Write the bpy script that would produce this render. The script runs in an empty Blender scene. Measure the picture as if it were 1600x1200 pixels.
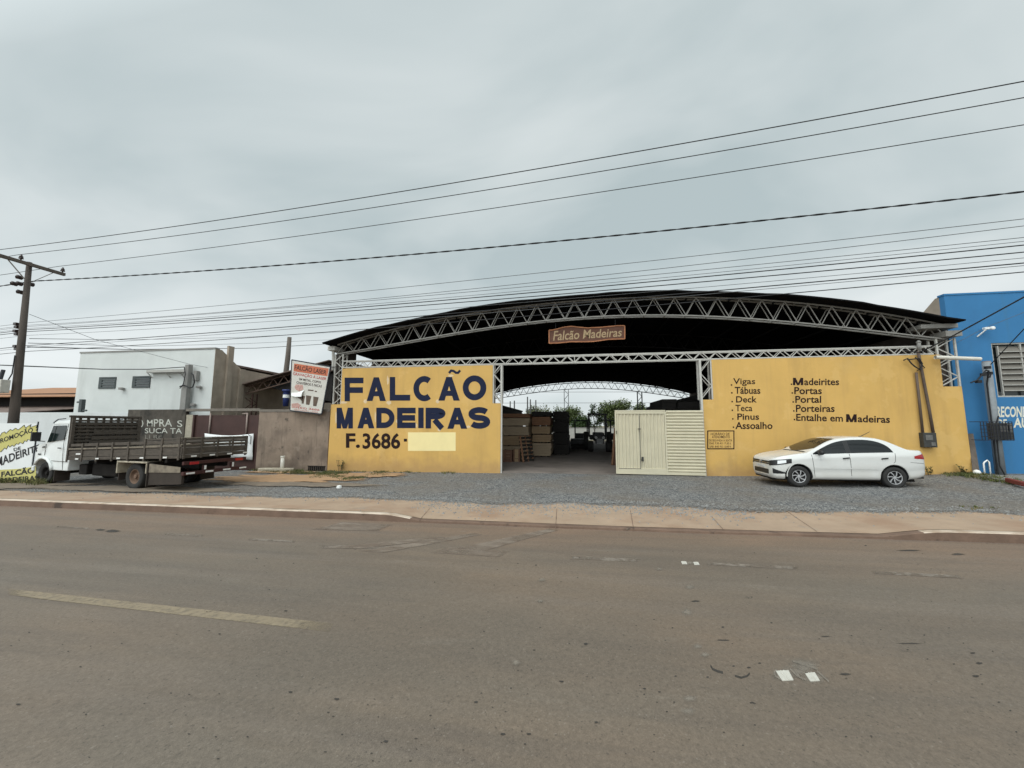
import bpy, bmesh, math, random
import numpy as np
from mathutils import Vector, Matrix
from mathutils.bvhtree import BVHTree
random.seed(7)
R = math.radians
SC = bpy.context.scene
COL = SC.collection

# ------------------------------------------------------------------ camera
PITCH, ROLL, YAW, FPX, CH = R(6.08), R(0.165), R(-9.27), 601.0, 1.87
_f = np.array([math.sin(YAW)*math.cos(PITCH), math.cos(YAW)*math.cos(PITCH), math.sin(PITCH)])
_r0 = np.array([math.cos(YAW), -math.sin(YAW), 0.0]); _u0 = np.cross(_r0, _f)
_rt = math.cos(ROLL)*_r0 + math.sin(ROLL)*_u0
_up = -math.sin(ROLL)*_r0 + math.cos(ROLL)*_u0
_C = np.array([0, 0, CH])
def ray(x, y): return _f + _rt*(x-800)/FPX + _up*(600-y)/FPX
def at(x, y, Y):                      # photo pixel -> point of the vertical plane Y
    d = ray(x, y); p = _C + d*(Y/d[1]); return Vector(p)
def at_x(x, y, X):
    d = ray(x, y); p = _C + d*(X/d[0]); return Vector(p)
def at_z(x, y, z):
    d = ray(x, y); p = _C + d*((z-CH)/d[2]); return Vector(p)
def at_plane(x, y, p0, n):
    d = Vector(ray(x, y)); c = Vector(_C); s = (p0-c).dot(n)/d.dot(n); return c + d*s
cd = bpy.data.cameras.new("camera"); cam = bpy.data.objects.new("camera", cd); COL.objects.link(cam)
cd.sensor_fit = 'HORIZONTAL'; cd.sensor_width = 36; cd.lens = 36*FPX/1600
cd.clip_start = .05; cd.clip_end = 3000
M4 = Matrix.Identity(4)
for i in range(3):
    M4[i][0] = _rt[i]; M4[i][1] = _up[i]; M4[i][2] = -_f[i]; M4[i][3] = _C[i]
cam.matrix_world = M4
SC.camera = cam

# ------------------------------------------------------------------ world, sun, exposure
SUN_EL, SUN_AZ = R(58), R(205)        # azimuth clockwise from +Y: behind the camera, a little left
W = bpy.data.worlds.new("World"); SC.world = W; W.use_nodes = True
nt = W.node_tree; nt.nodes.clear()
def N(t, nt_=None, **k):
    n = (nt_ or nt).nodes.new(t)
    for a, b in k.items(): setattr(n, a, b)
    return n
L = nt.links.new
out = N('ShaderNodeOutputWorld')
sky = N('ShaderNodeTexSky'); sky.sky_type = 'NISHITA'; sky.sun_disc = False
sky.sun_elevation = SUN_EL; sky.sun_rotation = SUN_AZ
bg1 = N('ShaderNodeBackground'); bg1.inputs[1].default_value = 0.10
L(sky.outputs[0], bg1.inputs[0])
tc = N('ShaderNodeTexCoord')
sep = N('ShaderNodeSeparateXYZ'); L(tc.outputs['Generated'], sep.inputs[0])
zz = N('ShaderNodeMath', operation='MAXIMUM'); L(sep.outputs[2], zz.inputs[0]); zz.inputs[1].default_value = 0.0
za = N('ShaderNodeMath', operation='ADD'); L(zz.outputs[0], za.inputs[0]); za.inputs[1].default_value = 0.30
dx = N('ShaderNodeMath', operation='DIVIDE'); L(sep.outputs[0], dx.inputs[0]); L(za.outputs[0], dx.inputs[1])
dy = N('ShaderNodeMath', operation='DIVIDE'); L(sep.outputs[1], dy.inputs[0]); L(za.outputs[0], dy.inputs[1])
cmb = N('ShaderNodeCombineXYZ'); L(dx.outputs[0], cmb.inputs[0]); L(dy.outputs[0], cmb.inputs[1])
mp = N('ShaderNodeMapping'); L(cmb.outputs[0], mp.inputs[0]); mp.inputs['Scale'].default_value = (.75, 1.1, 1)
mp.inputs['Rotation'].default_value = (0, 0, R(-38)); mp.inputs['Location'].default_value = (3.1, 1.7, 0.4)
n1 = N('ShaderNodeTexNoise'); L(mp.outputs[0], n1.inputs['Vector'])
n1.inputs['Scale'].default_value = 1.3; n1.inputs['Detail'].default_value = 5; n1.inputs['Roughness'].default_value = .46; n1.inputs['Distortion'].default_value = .45
cr = N('ShaderNodeValToRGB'); L(n1.outputs[0], cr.inputs[0])
cr.color_ramp.elements[0].position = .34; cr.color_ramp.elements[0].color = (.49, .575, .59, 1)
cr.color_ramp.elements[1].position = .68; cr.color_ramp.elements[1].color = (.80, .85, .85, 1)
e = cr.color_ramp.elements.new(.5); e.color = (.67, .735, .74, 1)
# a brighter belt of thin cloud low over the houses
hb = N('ShaderNodeMapRange'); L(zz.outputs[0], hb.inputs[0]); hb.inputs[1].default_value = .02; hb.inputs[2].default_value = .42
hb.inputs[3].default_value = 1.0; hb.inputs[4].default_value = 0.0; hb.interpolation_type = 'SMOOTHSTEP'
n2 = N('ShaderNodeTexNoise'); L(mp.outputs[0], n2.inputs['Vector']); n2.inputs['Scale'].default_value = .8; n2.inputs['Detail'].default_value = 3
hx = N('ShaderNodeMapRange'); L(sep.outputs[0], hx.inputs[0]); hx.inputs[1].default_value = .15; hx.inputs[2].default_value = .75; hx.inputs[3].default_value = 1; hx.inputs[4].default_value = .0
hm0 = N('ShaderNodeMath', operation='MULTIPLY'); L(hb.outputs[0], hm0.inputs[0]); L(hx.outputs[0], hm0.inputs[1])
hm = N('ShaderNodeMath', operation='MULTIPLY'); L(hm0.outputs[0], hm.inputs[0]); L(n2.outputs[0], hm.inputs[1])
mixh = N('ShaderNodeMixRGB'); L(hm.outputs[0], mixh.inputs[0]); L(cr.outputs[0], mixh.inputs[1]); mixh.inputs[2].default_value = (1.0, 1.04, 1.05, 1)
# thick overcast: the part of the dome towards the hidden sun and the zenith is the brightest
vd = N('ShaderNodeVectorMath', operation='DOT_PRODUCT'); L(tc.outputs['Generated'], vd.inputs[0]); vd.inputs[1].default_value = (-.25, -.62, .75)
vm = N('ShaderNodeMapRange'); L(vd.outputs['Value'], vm.inputs[0]); vm.inputs[1].default_value = .36; vm.inputs[2].default_value = 1.0; vm.inputs[3].default_value = 1.0; vm.inputs[4].default_value = 3.0
bg2 = N('ShaderNodeBackground'); L(mixh.outputs[0], bg2.inputs[0]); L(vm.outputs[0], bg2.inputs[1])
ms = N('ShaderNodeMixShader'); ms.inputs[0].default_value = .94; L(bg1.outputs[0], ms.inputs[1]); L(bg2.outputs[0], ms.inputs[2])
L(ms.outputs[0], out.inputs[0])
ld = bpy.data.lights.new("sun", 'SUN'); ld.energy = 1.1; ld.angle = R(40); ld.color = (1, .965, .91)
lo = bpy.data.objects.new("sun", ld); COL.objects.link(lo)
sd = Vector((math.sin(SUN_AZ)*math.cos(SUN_EL), math.cos(SUN_AZ)*math.cos(SUN_EL), math.sin(SUN_EL)))
lo.rotation_euler = sd.to_track_quat('Z', 'Y').to_euler(); lo.location = (0, 0, 40)
vs = SC.view_settings
SC.display_settings.display_device = 'sRGB'
vs.view_transform = 'Standard'; vs.look = 'None'; vs.gamma = 1; vs.use_curve_mapping = False; vs.exposure = 0.0
SC.cycles.max_bounces = 6; SC.cycles.use_denoising = True

# ------------------------------------------------------------------ materials
def mat(name, col, rough=.8, var=.12, scale=2.0, bump=0.0, bscale=60.0, stain=None, metal=0.0,
        spec=.4, stretch=(1, 1, 1), stains=(), coat=0.0, splash=None, fade=None):
    """stain / stains: (colour, noise scale, threshold, softness, amount, stretch)"""
    m = bpy.data.materials.new(name); m.use_nodes = True
    t = m.node_tree; b = t.nodes['Principled BSDF']; l = t.links.new
    b.inputs['Roughness'].default_value = rough; b.inputs['Metallic'].default_value = metal
    b.inputs['Specular IOR Level'].default_value = spec
    if coat: b.inputs['Coat Weight'].default_value = coat; b.inputs['Coat Roughness'].default_value = .05
    c = N('ShaderNodeTexCoord', t)
    mpn = N('ShaderNodeMapping', t); l(c.outputs['Object'], mpn.inputs[0]); mpn.inputs['Scale'].default_value = stretch
    nz = N('ShaderNodeTexNoise', t); l(mpn.outputs[0], nz.inputs['Vector'])
    nz.inputs['Scale'].default_value = scale; nz.inputs['Detail'].default_value = 6; nz.inputs['Roughness'].default_value = .6
    mr = N('ShaderNodeMapRange', t); l(nz.outputs[0], mr.inputs[0]); mr.inputs[1].default_value = .3; mr.inputs[2].default_value = .7
    mr.inputs[3].default_value = 1-var; mr.inputs[4].default_value = 1+var
    mu = N('ShaderNodeMixRGB', t, blend_type='MULTIPLY'); mu.inputs[0].default_value = 1
    mu.inputs[1].default_value = (*col, 1); l(mr.outputs[0], mu.inputs[2])
    last = mu.outputs[0]
    sl = list(stains) + ([stain] if stain else [])
    for k, s in enumerate(sl):
        sc_, th, soft, amt = s[1], s[2], s[3], s[4]; st = s[5] if len(s) > 5 else (1, 1, 1)
        m2 = N('ShaderNodeMapping', t); l(c.outputs['Object'], m2.inputs[0]); m2.inputs['Scale'].default_value = st
        m2.inputs['Location'].default_value = (k*3.7+1.3, k*1.9, k*2.3)
        z2 = N('ShaderNodeTexNoise', t); l(m2.outputs[0], z2.inputs['Vector']); z2.inputs['Scale'].default_value = sc_
        z2.inputs['Detail'].default_value = 7; z2.inputs['Roughness'].default_value = .62
        r2 = N('ShaderNodeMapRange', t); l(z2.outputs[0], r2.inputs[0]); r2.inputs[1].default_value = th; r2.inputs[2].default_value = th+soft
        r2.inputs[3].default_value = 0; r2.inputs[4].default_value = amt
        x2 = N('ShaderNodeMixRGB', t); l(r2.outputs[0], x2.inputs[0]); l(last, x2.inputs[1]); x2.inputs[2].default_value = (*s[0], 1)
        last = x2.outputs[0]
    if splash:                                   # dust thrown up on the foot of the wall by rain
        sx = N('ShaderNodeSeparateXYZ', t); l(c.outputs['Object'], sx.inputs[0])
        zs_ = N('ShaderNodeTexNoise', t); l(c.outputs['Object'], zs_.inputs['Vector']); zs_.inputs['Scale'].default_value = 2.6; zs_.inputs['Detail'].default_value = 6
        ma = N('ShaderNodeMath', t, operation='MULTIPLY_ADD'); l(zs_.outputs[0], ma.inputs[0]); ma.inputs[1].default_value = -splash[1]*1.6; l(sx.outputs[2], ma.inputs[2])
        r3 = N('ShaderNodeMapRange', t); l(ma.outputs[0], r3.inputs[0]); r3.inputs[1].default_value = splash[3]-splash[1]*.9; r3.inputs[2].default_value = splash[3]+splash[1]*.2
        r3.inputs[3].default_value = splash[2]; r3.inputs[4].default_value = 0
        x3 = N('ShaderNodeMixRGB', t); l(r3.outputs[0], x3.inputs[0]); l(last, x3.inputs[1]); x3.inputs[2].default_value = (*splash[0], 1); last = x3.outputs[0]
    if fade:                                     # thin worn film: it breaks up towards its edges
        at_ = N('ShaderNodeAttribute', t, attribute_name='fade'); zf_ = N('ShaderNodeTexNoise', t); l(c.outputs['Object'], zf_.inputs['Vector'])
        zf_.inputs['Scale'].default_value = fade[0]; zf_.inputs['Detail'].default_value = 6; zf_.inputs['Roughness'].default_value = .7
        a1 = N('ShaderNodeMath', t, operation='MULTIPLY_ADD'); l(zf_.outputs[0], a1.inputs[0]); a1.inputs[1].default_value = fade[1]; l(at_.outputs['Fac'], a1.inputs[2])
        r4 = N('ShaderNodeMapRange', t); l(a1.outputs[0], r4.inputs[0]); r4.inputs[1].default_value = fade[2]; r4.inputs[2].default_value = fade[3]; r4.inputs[4].default_value = fade[4]
        l(r4.outputs[0], b.inputs['Alpha'])
    l(last, b.inputs['Base Color'])
    if bump:
        z3 = N('ShaderNodeTexNoise', t); l(c.outputs['Object'], z3.inputs['Vector']); z3.inputs['Scale'].default_value = bscale
        z3.inputs['Detail'].default_value = 5
        bn = N('ShaderNodeBump', t); bn.inputs['Strength'].default_value = bump; bn.inputs['Distance'].default_value = .02
        l(z3.outputs[0], bn.inputs['Height']); l(bn.outputs[0], b.inputs['Normal'])
    return m

def gravel_mat():
    m = bpy.data.materials.new('gravel'); m.use_nodes = True
    t = m.node_tree; b = t.nodes['Principled BSDF']; l = t.links.new
    b.inputs['Roughness'].default_value = .95; b.inputs['Specular IOR Level'].default_value = .2
    c = N('ShaderNodeTexCoord', t)
    v = N('ShaderNodeTexVoronoi', t); l(c.outputs['Object'], v.inputs['Vector']); v.inputs['Scale'].default_value = 42
    v2 = N('ShaderNodeTexVoronoi', t); l(c.outputs['Object'], v2.inputs['Vector']); v2.inputs['Scale'].default_value = 15
    bw = N('ShaderNodeRGBToBW', t); l(v.outputs['Color'], bw.inputs[0])
    bw2 = N('ShaderNodeRGBToBW', t); l(v2.outputs['Color'], bw2.inputs[0])
    ad = N('ShaderNodeMath', t, operation='MULTIPLY_ADD'); l(bw2.outputs[0], ad.inputs[0]); ad.inputs[1].default_value = .5; l(bw.outputs[0], ad.inputs[2])
    r = N('ShaderNodeValToRGB', t); l(ad.outputs[0], r.inputs[0])
    r.color_ramp.elements[0].position = .3; r.color_ramp.elements[0].color = (.062, .065, .068, 1)
    r.color_ramp.elements[1].position = 1.0; r.color_ramp.elements[1].color = (.27, .265, .255, 1)
    e = r.color_ramp.elements.new(.7); e.color = (.125, .128, .13, 1)
    n = N('ShaderNodeTexNoise', t); l(c.outputs['Object'], n.inputs['Vector']); n.inputs['Scale'].default_value = .55; n.inputs['Detail'].default_value = 6
    q = N('ShaderNodeMapRange', t); l(n.outputs[0], q.inputs[0]); q.inputs[1].default_value = .40; q.inputs[2].default_value = .66; q.inputs[3].default_value = 0; q.inputs[4].default_value = .55
    x = N('ShaderNodeMixRGB', t); l(q.outputs[0], x.inputs[0]); l(r.outputs[0], x.inputs[1]); x.inputs[2].default_value = (.175, .145, .115, 1)
    l(x.outputs[0], b.inputs['Base Color'])
    at_ = N('ShaderNodeAttribute', t, attribute_name='fade'); bw3 = N('ShaderNodeMath', t, operation='MULTIPLY_ADD'); l(n.outputs[0], bw3.inputs[0]); bw3.inputs[1].default_value = .5; l(bw.outputs[0], bw3.inputs[2])
    a1 = N('ShaderNodeMath', t, operation='MULTIPLY_ADD'); l(at_.outputs['Fac'], a1.inputs[0]); a1.inputs[1].default_value = 1.6; l(bw3.outputs[0], a1.inputs[2])
    r4 = N('ShaderNodeMapRange', t); l(a1.outputs[0], r4.inputs[0]); r4.inputs[1].default_value = 1.28; r4.inputs[2].default_value = 1.36; l(r4.outputs[0], b.inputs['Alpha'])
    bn = N('ShaderNodeBump', t); bn.inputs['Strength'].default_value = .8; bn.inputs['Distance'].default_value = .018
    l(v.outputs['Distance'], bn.inputs['Height']); bn.invert = True; l(bn.outputs[0], b.inputs['Normal'])
    return m

def road_mat():
    m = bpy.data.materials.new('asphalt'); m.use_nodes = True
    t = m.node_tree; b = t.nodes['Principled BSDF']; l = t.links.new
    b.inputs['Roughness'].default_value = .72; b.inputs['Specular IOR Level'].default_value = .35
    c = N('ShaderNodeTexCoord', t)
    def noise(sc_, st, det=6, ro=.6, loc=(0, 0, 0)):
        p = N('ShaderNodeMapping', t); l(c.outputs['Object'], p.inputs[0]); p.inputs['Scale'].default_value = st; p.inputs['Location'].default_value = loc
        n = N('ShaderNodeTexNoise', t); l(p.outputs[0], n.inputs['Vector']); n.inputs['Scale'].default_value = sc_
        n.inputs['Detail'].default_value = det; n.inputs['Roughness'].default_value = ro; return n.outputs[0]
    def rng(s, a, bb, lo_, hi): 
        q = N('ShaderNodeMapRange', t); l(s, q.inputs[0])
        for i, vv in enumerate((a, bb, lo_, hi)): q.inputs[i+1].default_value = vv
        return q.outputs[0]
    def mix(f, a, colr, bt='MIX'):
        x = N('ShaderNodeMixRGB', t, blend_type=bt)
        if isinstance(f, float): x.inputs[0].default_value = f
        else: l(f, x.inputs[0])
        l(a, x.inputs[1])
        if isinstance(colr, tuple): x.inputs[2].default_value = (*colr, 1)
        else: l(colr, x.inputs[2])
        return x.outputs[0]
    base = N('ShaderNodeRGB', t); base.outputs[0].default_value = (.146, .121, .095, 1)
    s = base.outputs[0]
    s = mix(rng(noise(.35, (.35, 1.0, 1)), .40, .66, 0., .75), s, (.190, .136, .094))         # reddish dust in long drifts
    # dust collects towards the kerb
    sp = N('ShaderNodeSeparateXYZ', t); l(c.outputs['Object'], sp.inputs[0])
    kd = rng(sp.outputs[1], 5.6, 7.6, 0., 1.)
    km = N('ShaderNodeMath', t, operation='MULTIPLY'); l(kd, km.inputs[0]); l(rng(noise(.8, (.3, 1, 1), loc=(5, 2, 0)), .25, .6, .2, 1.), km.inputs[1])
    s = mix(km.outputs[0], s, (.20, .135, .093))
    s = mix(rng(noise(2.2, (.12, 1.4, 1), loc=(9, 0, 0)), .48, .72, 0., .42), s, (.088, .075, .065))
    s = mix(rng(noise(1.3, (.10, 1.8, 1), loc=(4, 22, 0)), .52, .74, 0., .4), s, (.20, .165, .135))  # wheel-track streaks
    s = mix(rng(noise(7., (1, 1, 1), loc=(2, 7, 0)), .68, .74, 0., .45), s, (.045, .04, .036))      # small dark patches
    s = mix(rng(noise(9., (.5, 1, 1), loc=(12, 3, 0)), .70, .76, 0., .4), s, (.24, .215, .19))      # pale scuffs
    s = mix(rng(noise(.55, (.5, 1, 1), 5, .65, (31, 8, 0)), .42, .68, 0., .5), s, (.112, .092, .073))
    s = mix(rng(noise(3.2, (.25, 1, 1), 7, .75, (7, 17, 0)), .60, .70, 0., .30), s, (.19, .165, .135))
    vo = N('ShaderNodeTexVoronoi', t); l(c.outputs['Object'], vo.inputs['Vector']); vo.inputs['Scale'].default_value = 85
    vb = N('ShaderNodeRGBToBW', t); l(vo.outputs['Color'], vb.inputs[0])
    s = mix(1.0, s, rng(vb.outputs[0], .1, .9, .90, 1.10), 'MULTIPLY')
    s = mix(rng(vb.outputs[0], .90, .93, 0., .22), s, (.27, .24, .205))
    s = mix(rng(vb.outputs[0], .11, .09, 0., .35), s, (.045, .04, .035))
    g = rng(noise(140., (1, 1, 1), 3, .7), .25, .75, .80, 1.20)
    s = mix(1.0, s, g, 'MULTIPLY')
    g2 = rng(noise(28., (1, 1, 1), 4, .7), .3, .7, .86, 1.14)
    s = mix(1.0, s, g2, 'MULTIPLY')
    l(s, b.inputs['Base Color'])
    bn = N('ShaderNodeBump', t); bn.inputs['Strength'].default_value = .35; bn.inputs['Distance'].default_value = .01
    l(noise(160., (1, 1, 1), 3, .7), bn.inputs['Height']); l(bn.outputs[0], b.inputs['Normal'])
    return m

Mt = {}
def mk(k, *a, **kw): Mt[k] = mat(k, *a, **kw)
mk('yellow_paint', (.625, .385, .115), .75, .07, .9, .12, 90, splash=((.36, .21, .10), .5, .55, .12), stains=[((.43, .265, .09), .7, .52, .2, .6, (1.6, 1, .22)), ((.70, .46, .17), 1.3, .56, .05, .35), ((.50, .31, .11), 2.2, .55, .2, .4, (2.5, 1, .15)), ((.66, .46, .20), .5, .58, .2, .4), ((.22, .13, .06), 3.5, .73, .06, .45, (1, 1, .3))])
mk('navy_paint', (.014, .019, .046), .7, .15, 4, spec=.15, stains=[((.05, .05, .08), 5, .66, .1, .4)])
mk('brown_letter', (.022, .011, .011), .7, .15, 4, spec=.15)
mk('pale_patch', (.86, .72, .36), .75, .04, 2)
mk('white_scuff', (.68, .52, .33), .8, .1, 6)
mk('truss_paint', (.50, .485, .45), .55, .12, 5, stains=[((.20, .12, .08), 7, .66, .1, .5)])
mk('arch_paint', (.27, .26, .24), .55, .15, 5, stains=[((.12, .08, .055), 7, .6, .12, .5)])
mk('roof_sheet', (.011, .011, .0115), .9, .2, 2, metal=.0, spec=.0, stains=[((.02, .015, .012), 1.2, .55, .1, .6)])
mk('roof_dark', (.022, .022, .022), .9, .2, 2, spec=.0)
mk('shed_block', (.085, .07, .06), .9, .25, 2, .2, 30)
mk('shed_floor', (.19, .16, .14), .85, .15, .8, .1, 40, stains=[((.12, .10, .085), .9, .5, .15, .7)])
mk('cream_metal', (.565, .515, .38), .55, .06, 2, stains=[((.42, .35, .2), 4, .66, .1, .4, (1, 1, .3))])
mk('sign_wood', (.115, .045, .025), .6, .25, 6, stretch=(1, 1, 6))
mk('sign_edge', (.40, .16, .07), .6, .2, 6)
mk('sign_letter', (.42, .30, .17), .6, .1, 6)
mk('car_white', (.665, .665, .645), .22, .02, 2, spec=.5, coat=.6, splash=((.42, .37, .30), .45, .35, .22), stains=[((.50, .47, .41), 2.2, .60, .25, .25)])
mk('car_glass', (.010, .011, .012), .06, .05, 2, spec=.38)
mk('black_plastic', (.018, .018, .019), .5, .1, 5)
mk('tyre_rubber', (.028, .027, .026), .85, .2, 9)
mk('alloy', (.55, .55, .56), .35, .08, 6, metal=.6)
mk('lamp_glass', (.75, .77, .78), .08, .05, 9, spec=.8)
mk('red_lens', (.36, .02, .022), .15, .1, 6, spec=.6)
mk('chrome', (.65, .65, .66), .2, .05, 5, metal=.9)
mk('plate_grey', (.5, .5, .5), .5, .1, 8)
mk('truck_white', (.70, .72, .71), .35, .06, 3, stains=[((.36, .30, .23), 2.5, .58, .2, .4, (1, 1, .6))])
mk('truck_wood', (.075, .062, .05), .8, .3, 5, .2, 40, stretch=(1, 1, 4), stains=[((.16, .13, .10), 4, .60, .1, .6)])
mk('truck_rail', (.20, .17, .13), .8, .25, 5, stains=[((.07, .055, .045), 3, .5, .15, .7)])
mk('chassis', (.018, .016, .015), .85, .25, 5, spec=.15)
mk('fender_beige', (.40, .36, .28), .7, .18, 4, stains=[((.18, .13, .09), 3, .5, .2, .6)])
mk('mud_flap', (.04, .031, .025), .9, .2, 4)
mk('dusty_rim', (.15, .095, .065), .8, .2, 8)
mk('dark_red', (.05, .016, .014), .7, .25, 5)
mk('marker_white', (.7, .7, .68), .5, .1, 8)
mk('truck_glass', (.008, .014, .013), .12, .05, 2, spec=.25)
mk('concrete_pole', (.085, .07, .06), .9, .25, 3, .2, 50, stretch=(1, 1, .3))
mk('grey_wood', (.12, .10, .085), .85, .2, 6, stretch=(6, 1, 1))
mk('insulator', (.035, .022, .02), .3, .1, 8)
mk('wire_black', (.018, .018, .02), .7, .05, 5)
mk('wire_grey', (.10, .105, .11), .7, .05, 5)
mk('meter_white', (.50, .48, .43), .6, .15, 6)
mk('white_render', (.62, .64, .625), .85, .05, 1.2, .08, 60, stains=[((.42, .43, .41), 1.0, .56, .22, .5, (1, 1, .18)), ((.50, .47, .42), 3, .66, .12, .35)])
mk('white_wall', (.62, .635, .63), .85, .06, 1.2, .08, 60, stains=[((.40, .38, .34), 1.6, .56, .2, .5, (1, 1, .3))])
mk('brown_block', (.35, .29, .23), .9, .18, 1.6, .25, 40, stains=[((.19, .155, .125), 1.1, .52, .2, .6, (1, 1, .4))])
mk('grey_beam', (.19, .165, .14), .9, .2, 3)
mk('brown_render', (.255, .195, .15), .9, .18, 1.6, .3, 40, splash=((.12, .085, .06), .35, .7, -.05), stains=[((.13, .10, .08), 1.1, .48, .16, .75, (1, 1, .7)), ((.06, .05, .042), 3.5, .62, .08, .75), ((.33, .265, .21), 1.9, .58, .12, .6), ((.10, .08, .065), 2.6, .56, .12, .5, (2.4, 1, .2))])
mk('mould_wall', (.085, .073, .06), .95, .3, 1.5, .2, 50, stains=[((.17, .145, .12), 1.3, .54, .15, .7), ((.024, .022, .02), 1.7, .50, .14, .85, (1, 1, .6))])
mk('graffiti_white', (.52, .52, .46), .8, .2, 6, stains=[((.10, .09, .075), 9, .57, .08, .8)])
mk('graffiti_faint', (.24, .225, .19), .8, .2, 6, stains=[((.08, .07, .06), 9, .5, .1, .9)])
mk('gate_maroon', (.062, .030, .025), .65, .2, 1.6, stains=[((.10, .06, .05), 2.2, .6, .15, .5)])
mk('pipe_rust', (.32, .25, .22), .7, .2, 6)
mk('cloth_white', (.80, .81, .80), .8, .04, 3)
mk('print_grey', (.30, .30, .31), .8, .1, 5)
mk('rust_truss', (.14, .09, .07), .75, .25, 6)
mk('orange_roof', (.33, .165, .085), .8, .2, 1.2, stretch=(3, 1, 1), stains=[((.25, .13, .07), 1.5, .55, .2, .5)])
mk('fibre_roof', (.17, .125, .105), .9, .3, 1.2, stains=[((.07, .05, .045), 1.4, .5, .15, .7)])
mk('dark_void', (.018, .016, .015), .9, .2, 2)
mk('window_metal', (.055, .066, .067), .5, .15, 6)
mk('window_glass', (.02, .028, .03), .08, .1, 4, spec=.7)
mk('post_grey', (.27, .26, .245), .85, .12, 4)
mk('promo_white', (.72, .74, .74), .8, .04, 2)
mk('promo_yellow', (.52, .48, .17), .8, .08, 3)
mk('ink_black', (.018, .018, .02), .7, .1, 4)
mk('laser_board', (.60, .58, .53), .7, .05, 3, stains=[((.48, .44, .38), 2.5, .55, .2, .6)])
mk('laser_orange', (.50, .145, .075), .7, .12, 5)
mk('laser_red', (.44, .06, .055), .7, .1, 5)
mk('laser_ink', (.05, .025, .02), .7, .1, 5)
mk('laser_brown', (.11, .075, .055), .6, .2, 5)
mk('laser_pink', (.50, .30, .26), .7, .25, 12)
mk('frame_black', (.02, .022, .03), .6, .1, 5)
mk('blue_plastic', (.03, .045, .16), .5, .1, 5)
mk('blue_paint', (.038, .180, .385), .75, .06, 1.0, .1, 80, stains=[((.032, .14, .31), .8, .54, .2, .6, (1, 1, .5)), ((.05, .17, .31), 2.2, .56, .2, .5, (2.5, 1, .15)), ((.08, .16, .28), 4, .68, .08, .4)])
mk('cream_letter', (.70, .68, .56), .8, .1, 4)
mk('louvre', (.17, .155, .135), .6, .1, 5)
mk('light_bar', (.42, .41, .38), .6, .1, 6)
mk('galvanised', (.24, .26, .275), .6, .15, 5, metal=.1)
mk('pvc_white', (.66, .63, .56), .45, .08, 5)
mk('meter_grey', (.045, .045, .042), .6, .25, 8)
mk('meter_lid', (.14, .135, .125), .5, .3, 9)
mk('conduit', (.105, .075, .058), .7, .2, 6)
mk('pine', (.26, .18, .105), .8, .14, 3, .05, 40, stretch=(1, 1, 7), stains=[((.30, .21, .13), 2, .55, .2, .5)])
mk('pine_pale', (.28, .215, .145), .8, .12, 3, stretch=(1, 1, 7), stains=[((.34, .26, .18), 3, .58, .2, .5)])
mk('timber_brown', (.17, .085, .045), .8, .22, 3, stretch=(1, 1, 7))
mk('timber_dark', (.018, .016, .0145), .9, .3, 3, stretch=(1, 1, 7))
mk('crate_wood', (.11, .055, .035), .8, .2, 4)
mk('machine_dark', (.03, .03, .032), .6, .3, 4)
mk('sidewalk', (.355, .258, .182), .9, .1, 1.4, .25, 70, stains=[((.27, .165, .105), .8, .47, .2, .7), ((.19, .14, .105), 3.2, .6, .12, .5), ((.23, .215, .19), 2.2, .62, .12, .5), ((.14, .115, .10), 11, .7, .05, .5)])
mk('kerb_face', (.155, .10, .072), .9, .2, 3, .4, 30, stains=[((.05, .038, .03), 2.4, .58, .08, .8), ((.30, .26, .21), 4, .66, .08, .6)])
mk('kerb_top', (.54, .45, .36), .85, .1, 3, .2, 40, stains=[((.32, .23, .16), 2.0, .50, .14, .85)])
mk('dirt', (.36, .225, .125), .95, .12, 1.5, .4, 30, fade=(4, 1.0, .65, 1.1, 1.0), stains=[((.22, .175, .125), 1.1, .52, .2, .7), ((.17, .15, .12), 6, .62, .1, .6)])
mk('far_ground', (.19, .15, .10), .95, .2, .3, stains=[((.09, .10, .04), .15, .5, .15, .8)])
mk('road_yellow', (.262, .210, .142), .8, .1, 8, fade=(16, 1.2, .45, 1.6, .9), stains=[((.15, .125, .095), 14, .5, .14, .7)])
mk('road_white', (.235, .20, .165), .8, .1, 8, fade=(9, 1.6, .85, 1.95, .9), stains=[((.15, .12, .094), 7, .42, .12, 1.0)])
mk('road_white2', (.245, .20, .16), .8, .1, 8, fade=(3.5, 1.8, .85, 2.1, .85), stains=[((.165, .125, .095), 4, .38, .2, 1.0, (.4, 1.4, 1))])
mk('road_glue', (.225, .195, .16), .8, .2, 14, fade=(18, 1.1, .6, 1.7, .8))
mk('dirt_grey', (.185, .148, .112), .95, .15, 1.5, .4, 30, fade=(5, 1.0, .65, 1.1, 1.0), stains=[((.12, .10, .08), 2.1, .5, .2, .7), ((.25, .19, .13), 4, .6, .1, .6)])
mk('road_hole', (.05, .045, .039), .9, .3, 12)
mk('road_pit', (.045, .04, .035), .9, .3, 12, fade=(30, .8, .45, 1.1, .9))
mk('stud_white', (.52, .50, .445), .5, .08, 20, stains=[((.40, .34, .27), 30, .6, .1, .5)])
mk('stone', (.22, .215, .205), .9, .3, 9)
mk('slab', (.21, .205, .195), .9, .12, 2, .2, 50)
mk('red_edge', (.17, .035, .03), .8, .2, 5)
mk('grass_green', (.085, .10, .03), .85, .35, 3, stains=[((.19, .155, .075), 5, .48, .1, .8)])
mk('leaf_dark', (.045, .075, .022), .8, .4, 1.4)
mk('leaf_mid', (.08, .105, .03), .8, .4, 1.4)
mk('leaf_pale', (.11, .12, .055), .8, .35, 1.4)
mk('bark', (.07, .052, .04), .9, .25, 5)
mk('far_wall', (.50, .49, .46), .9, .1, 1.5)
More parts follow.
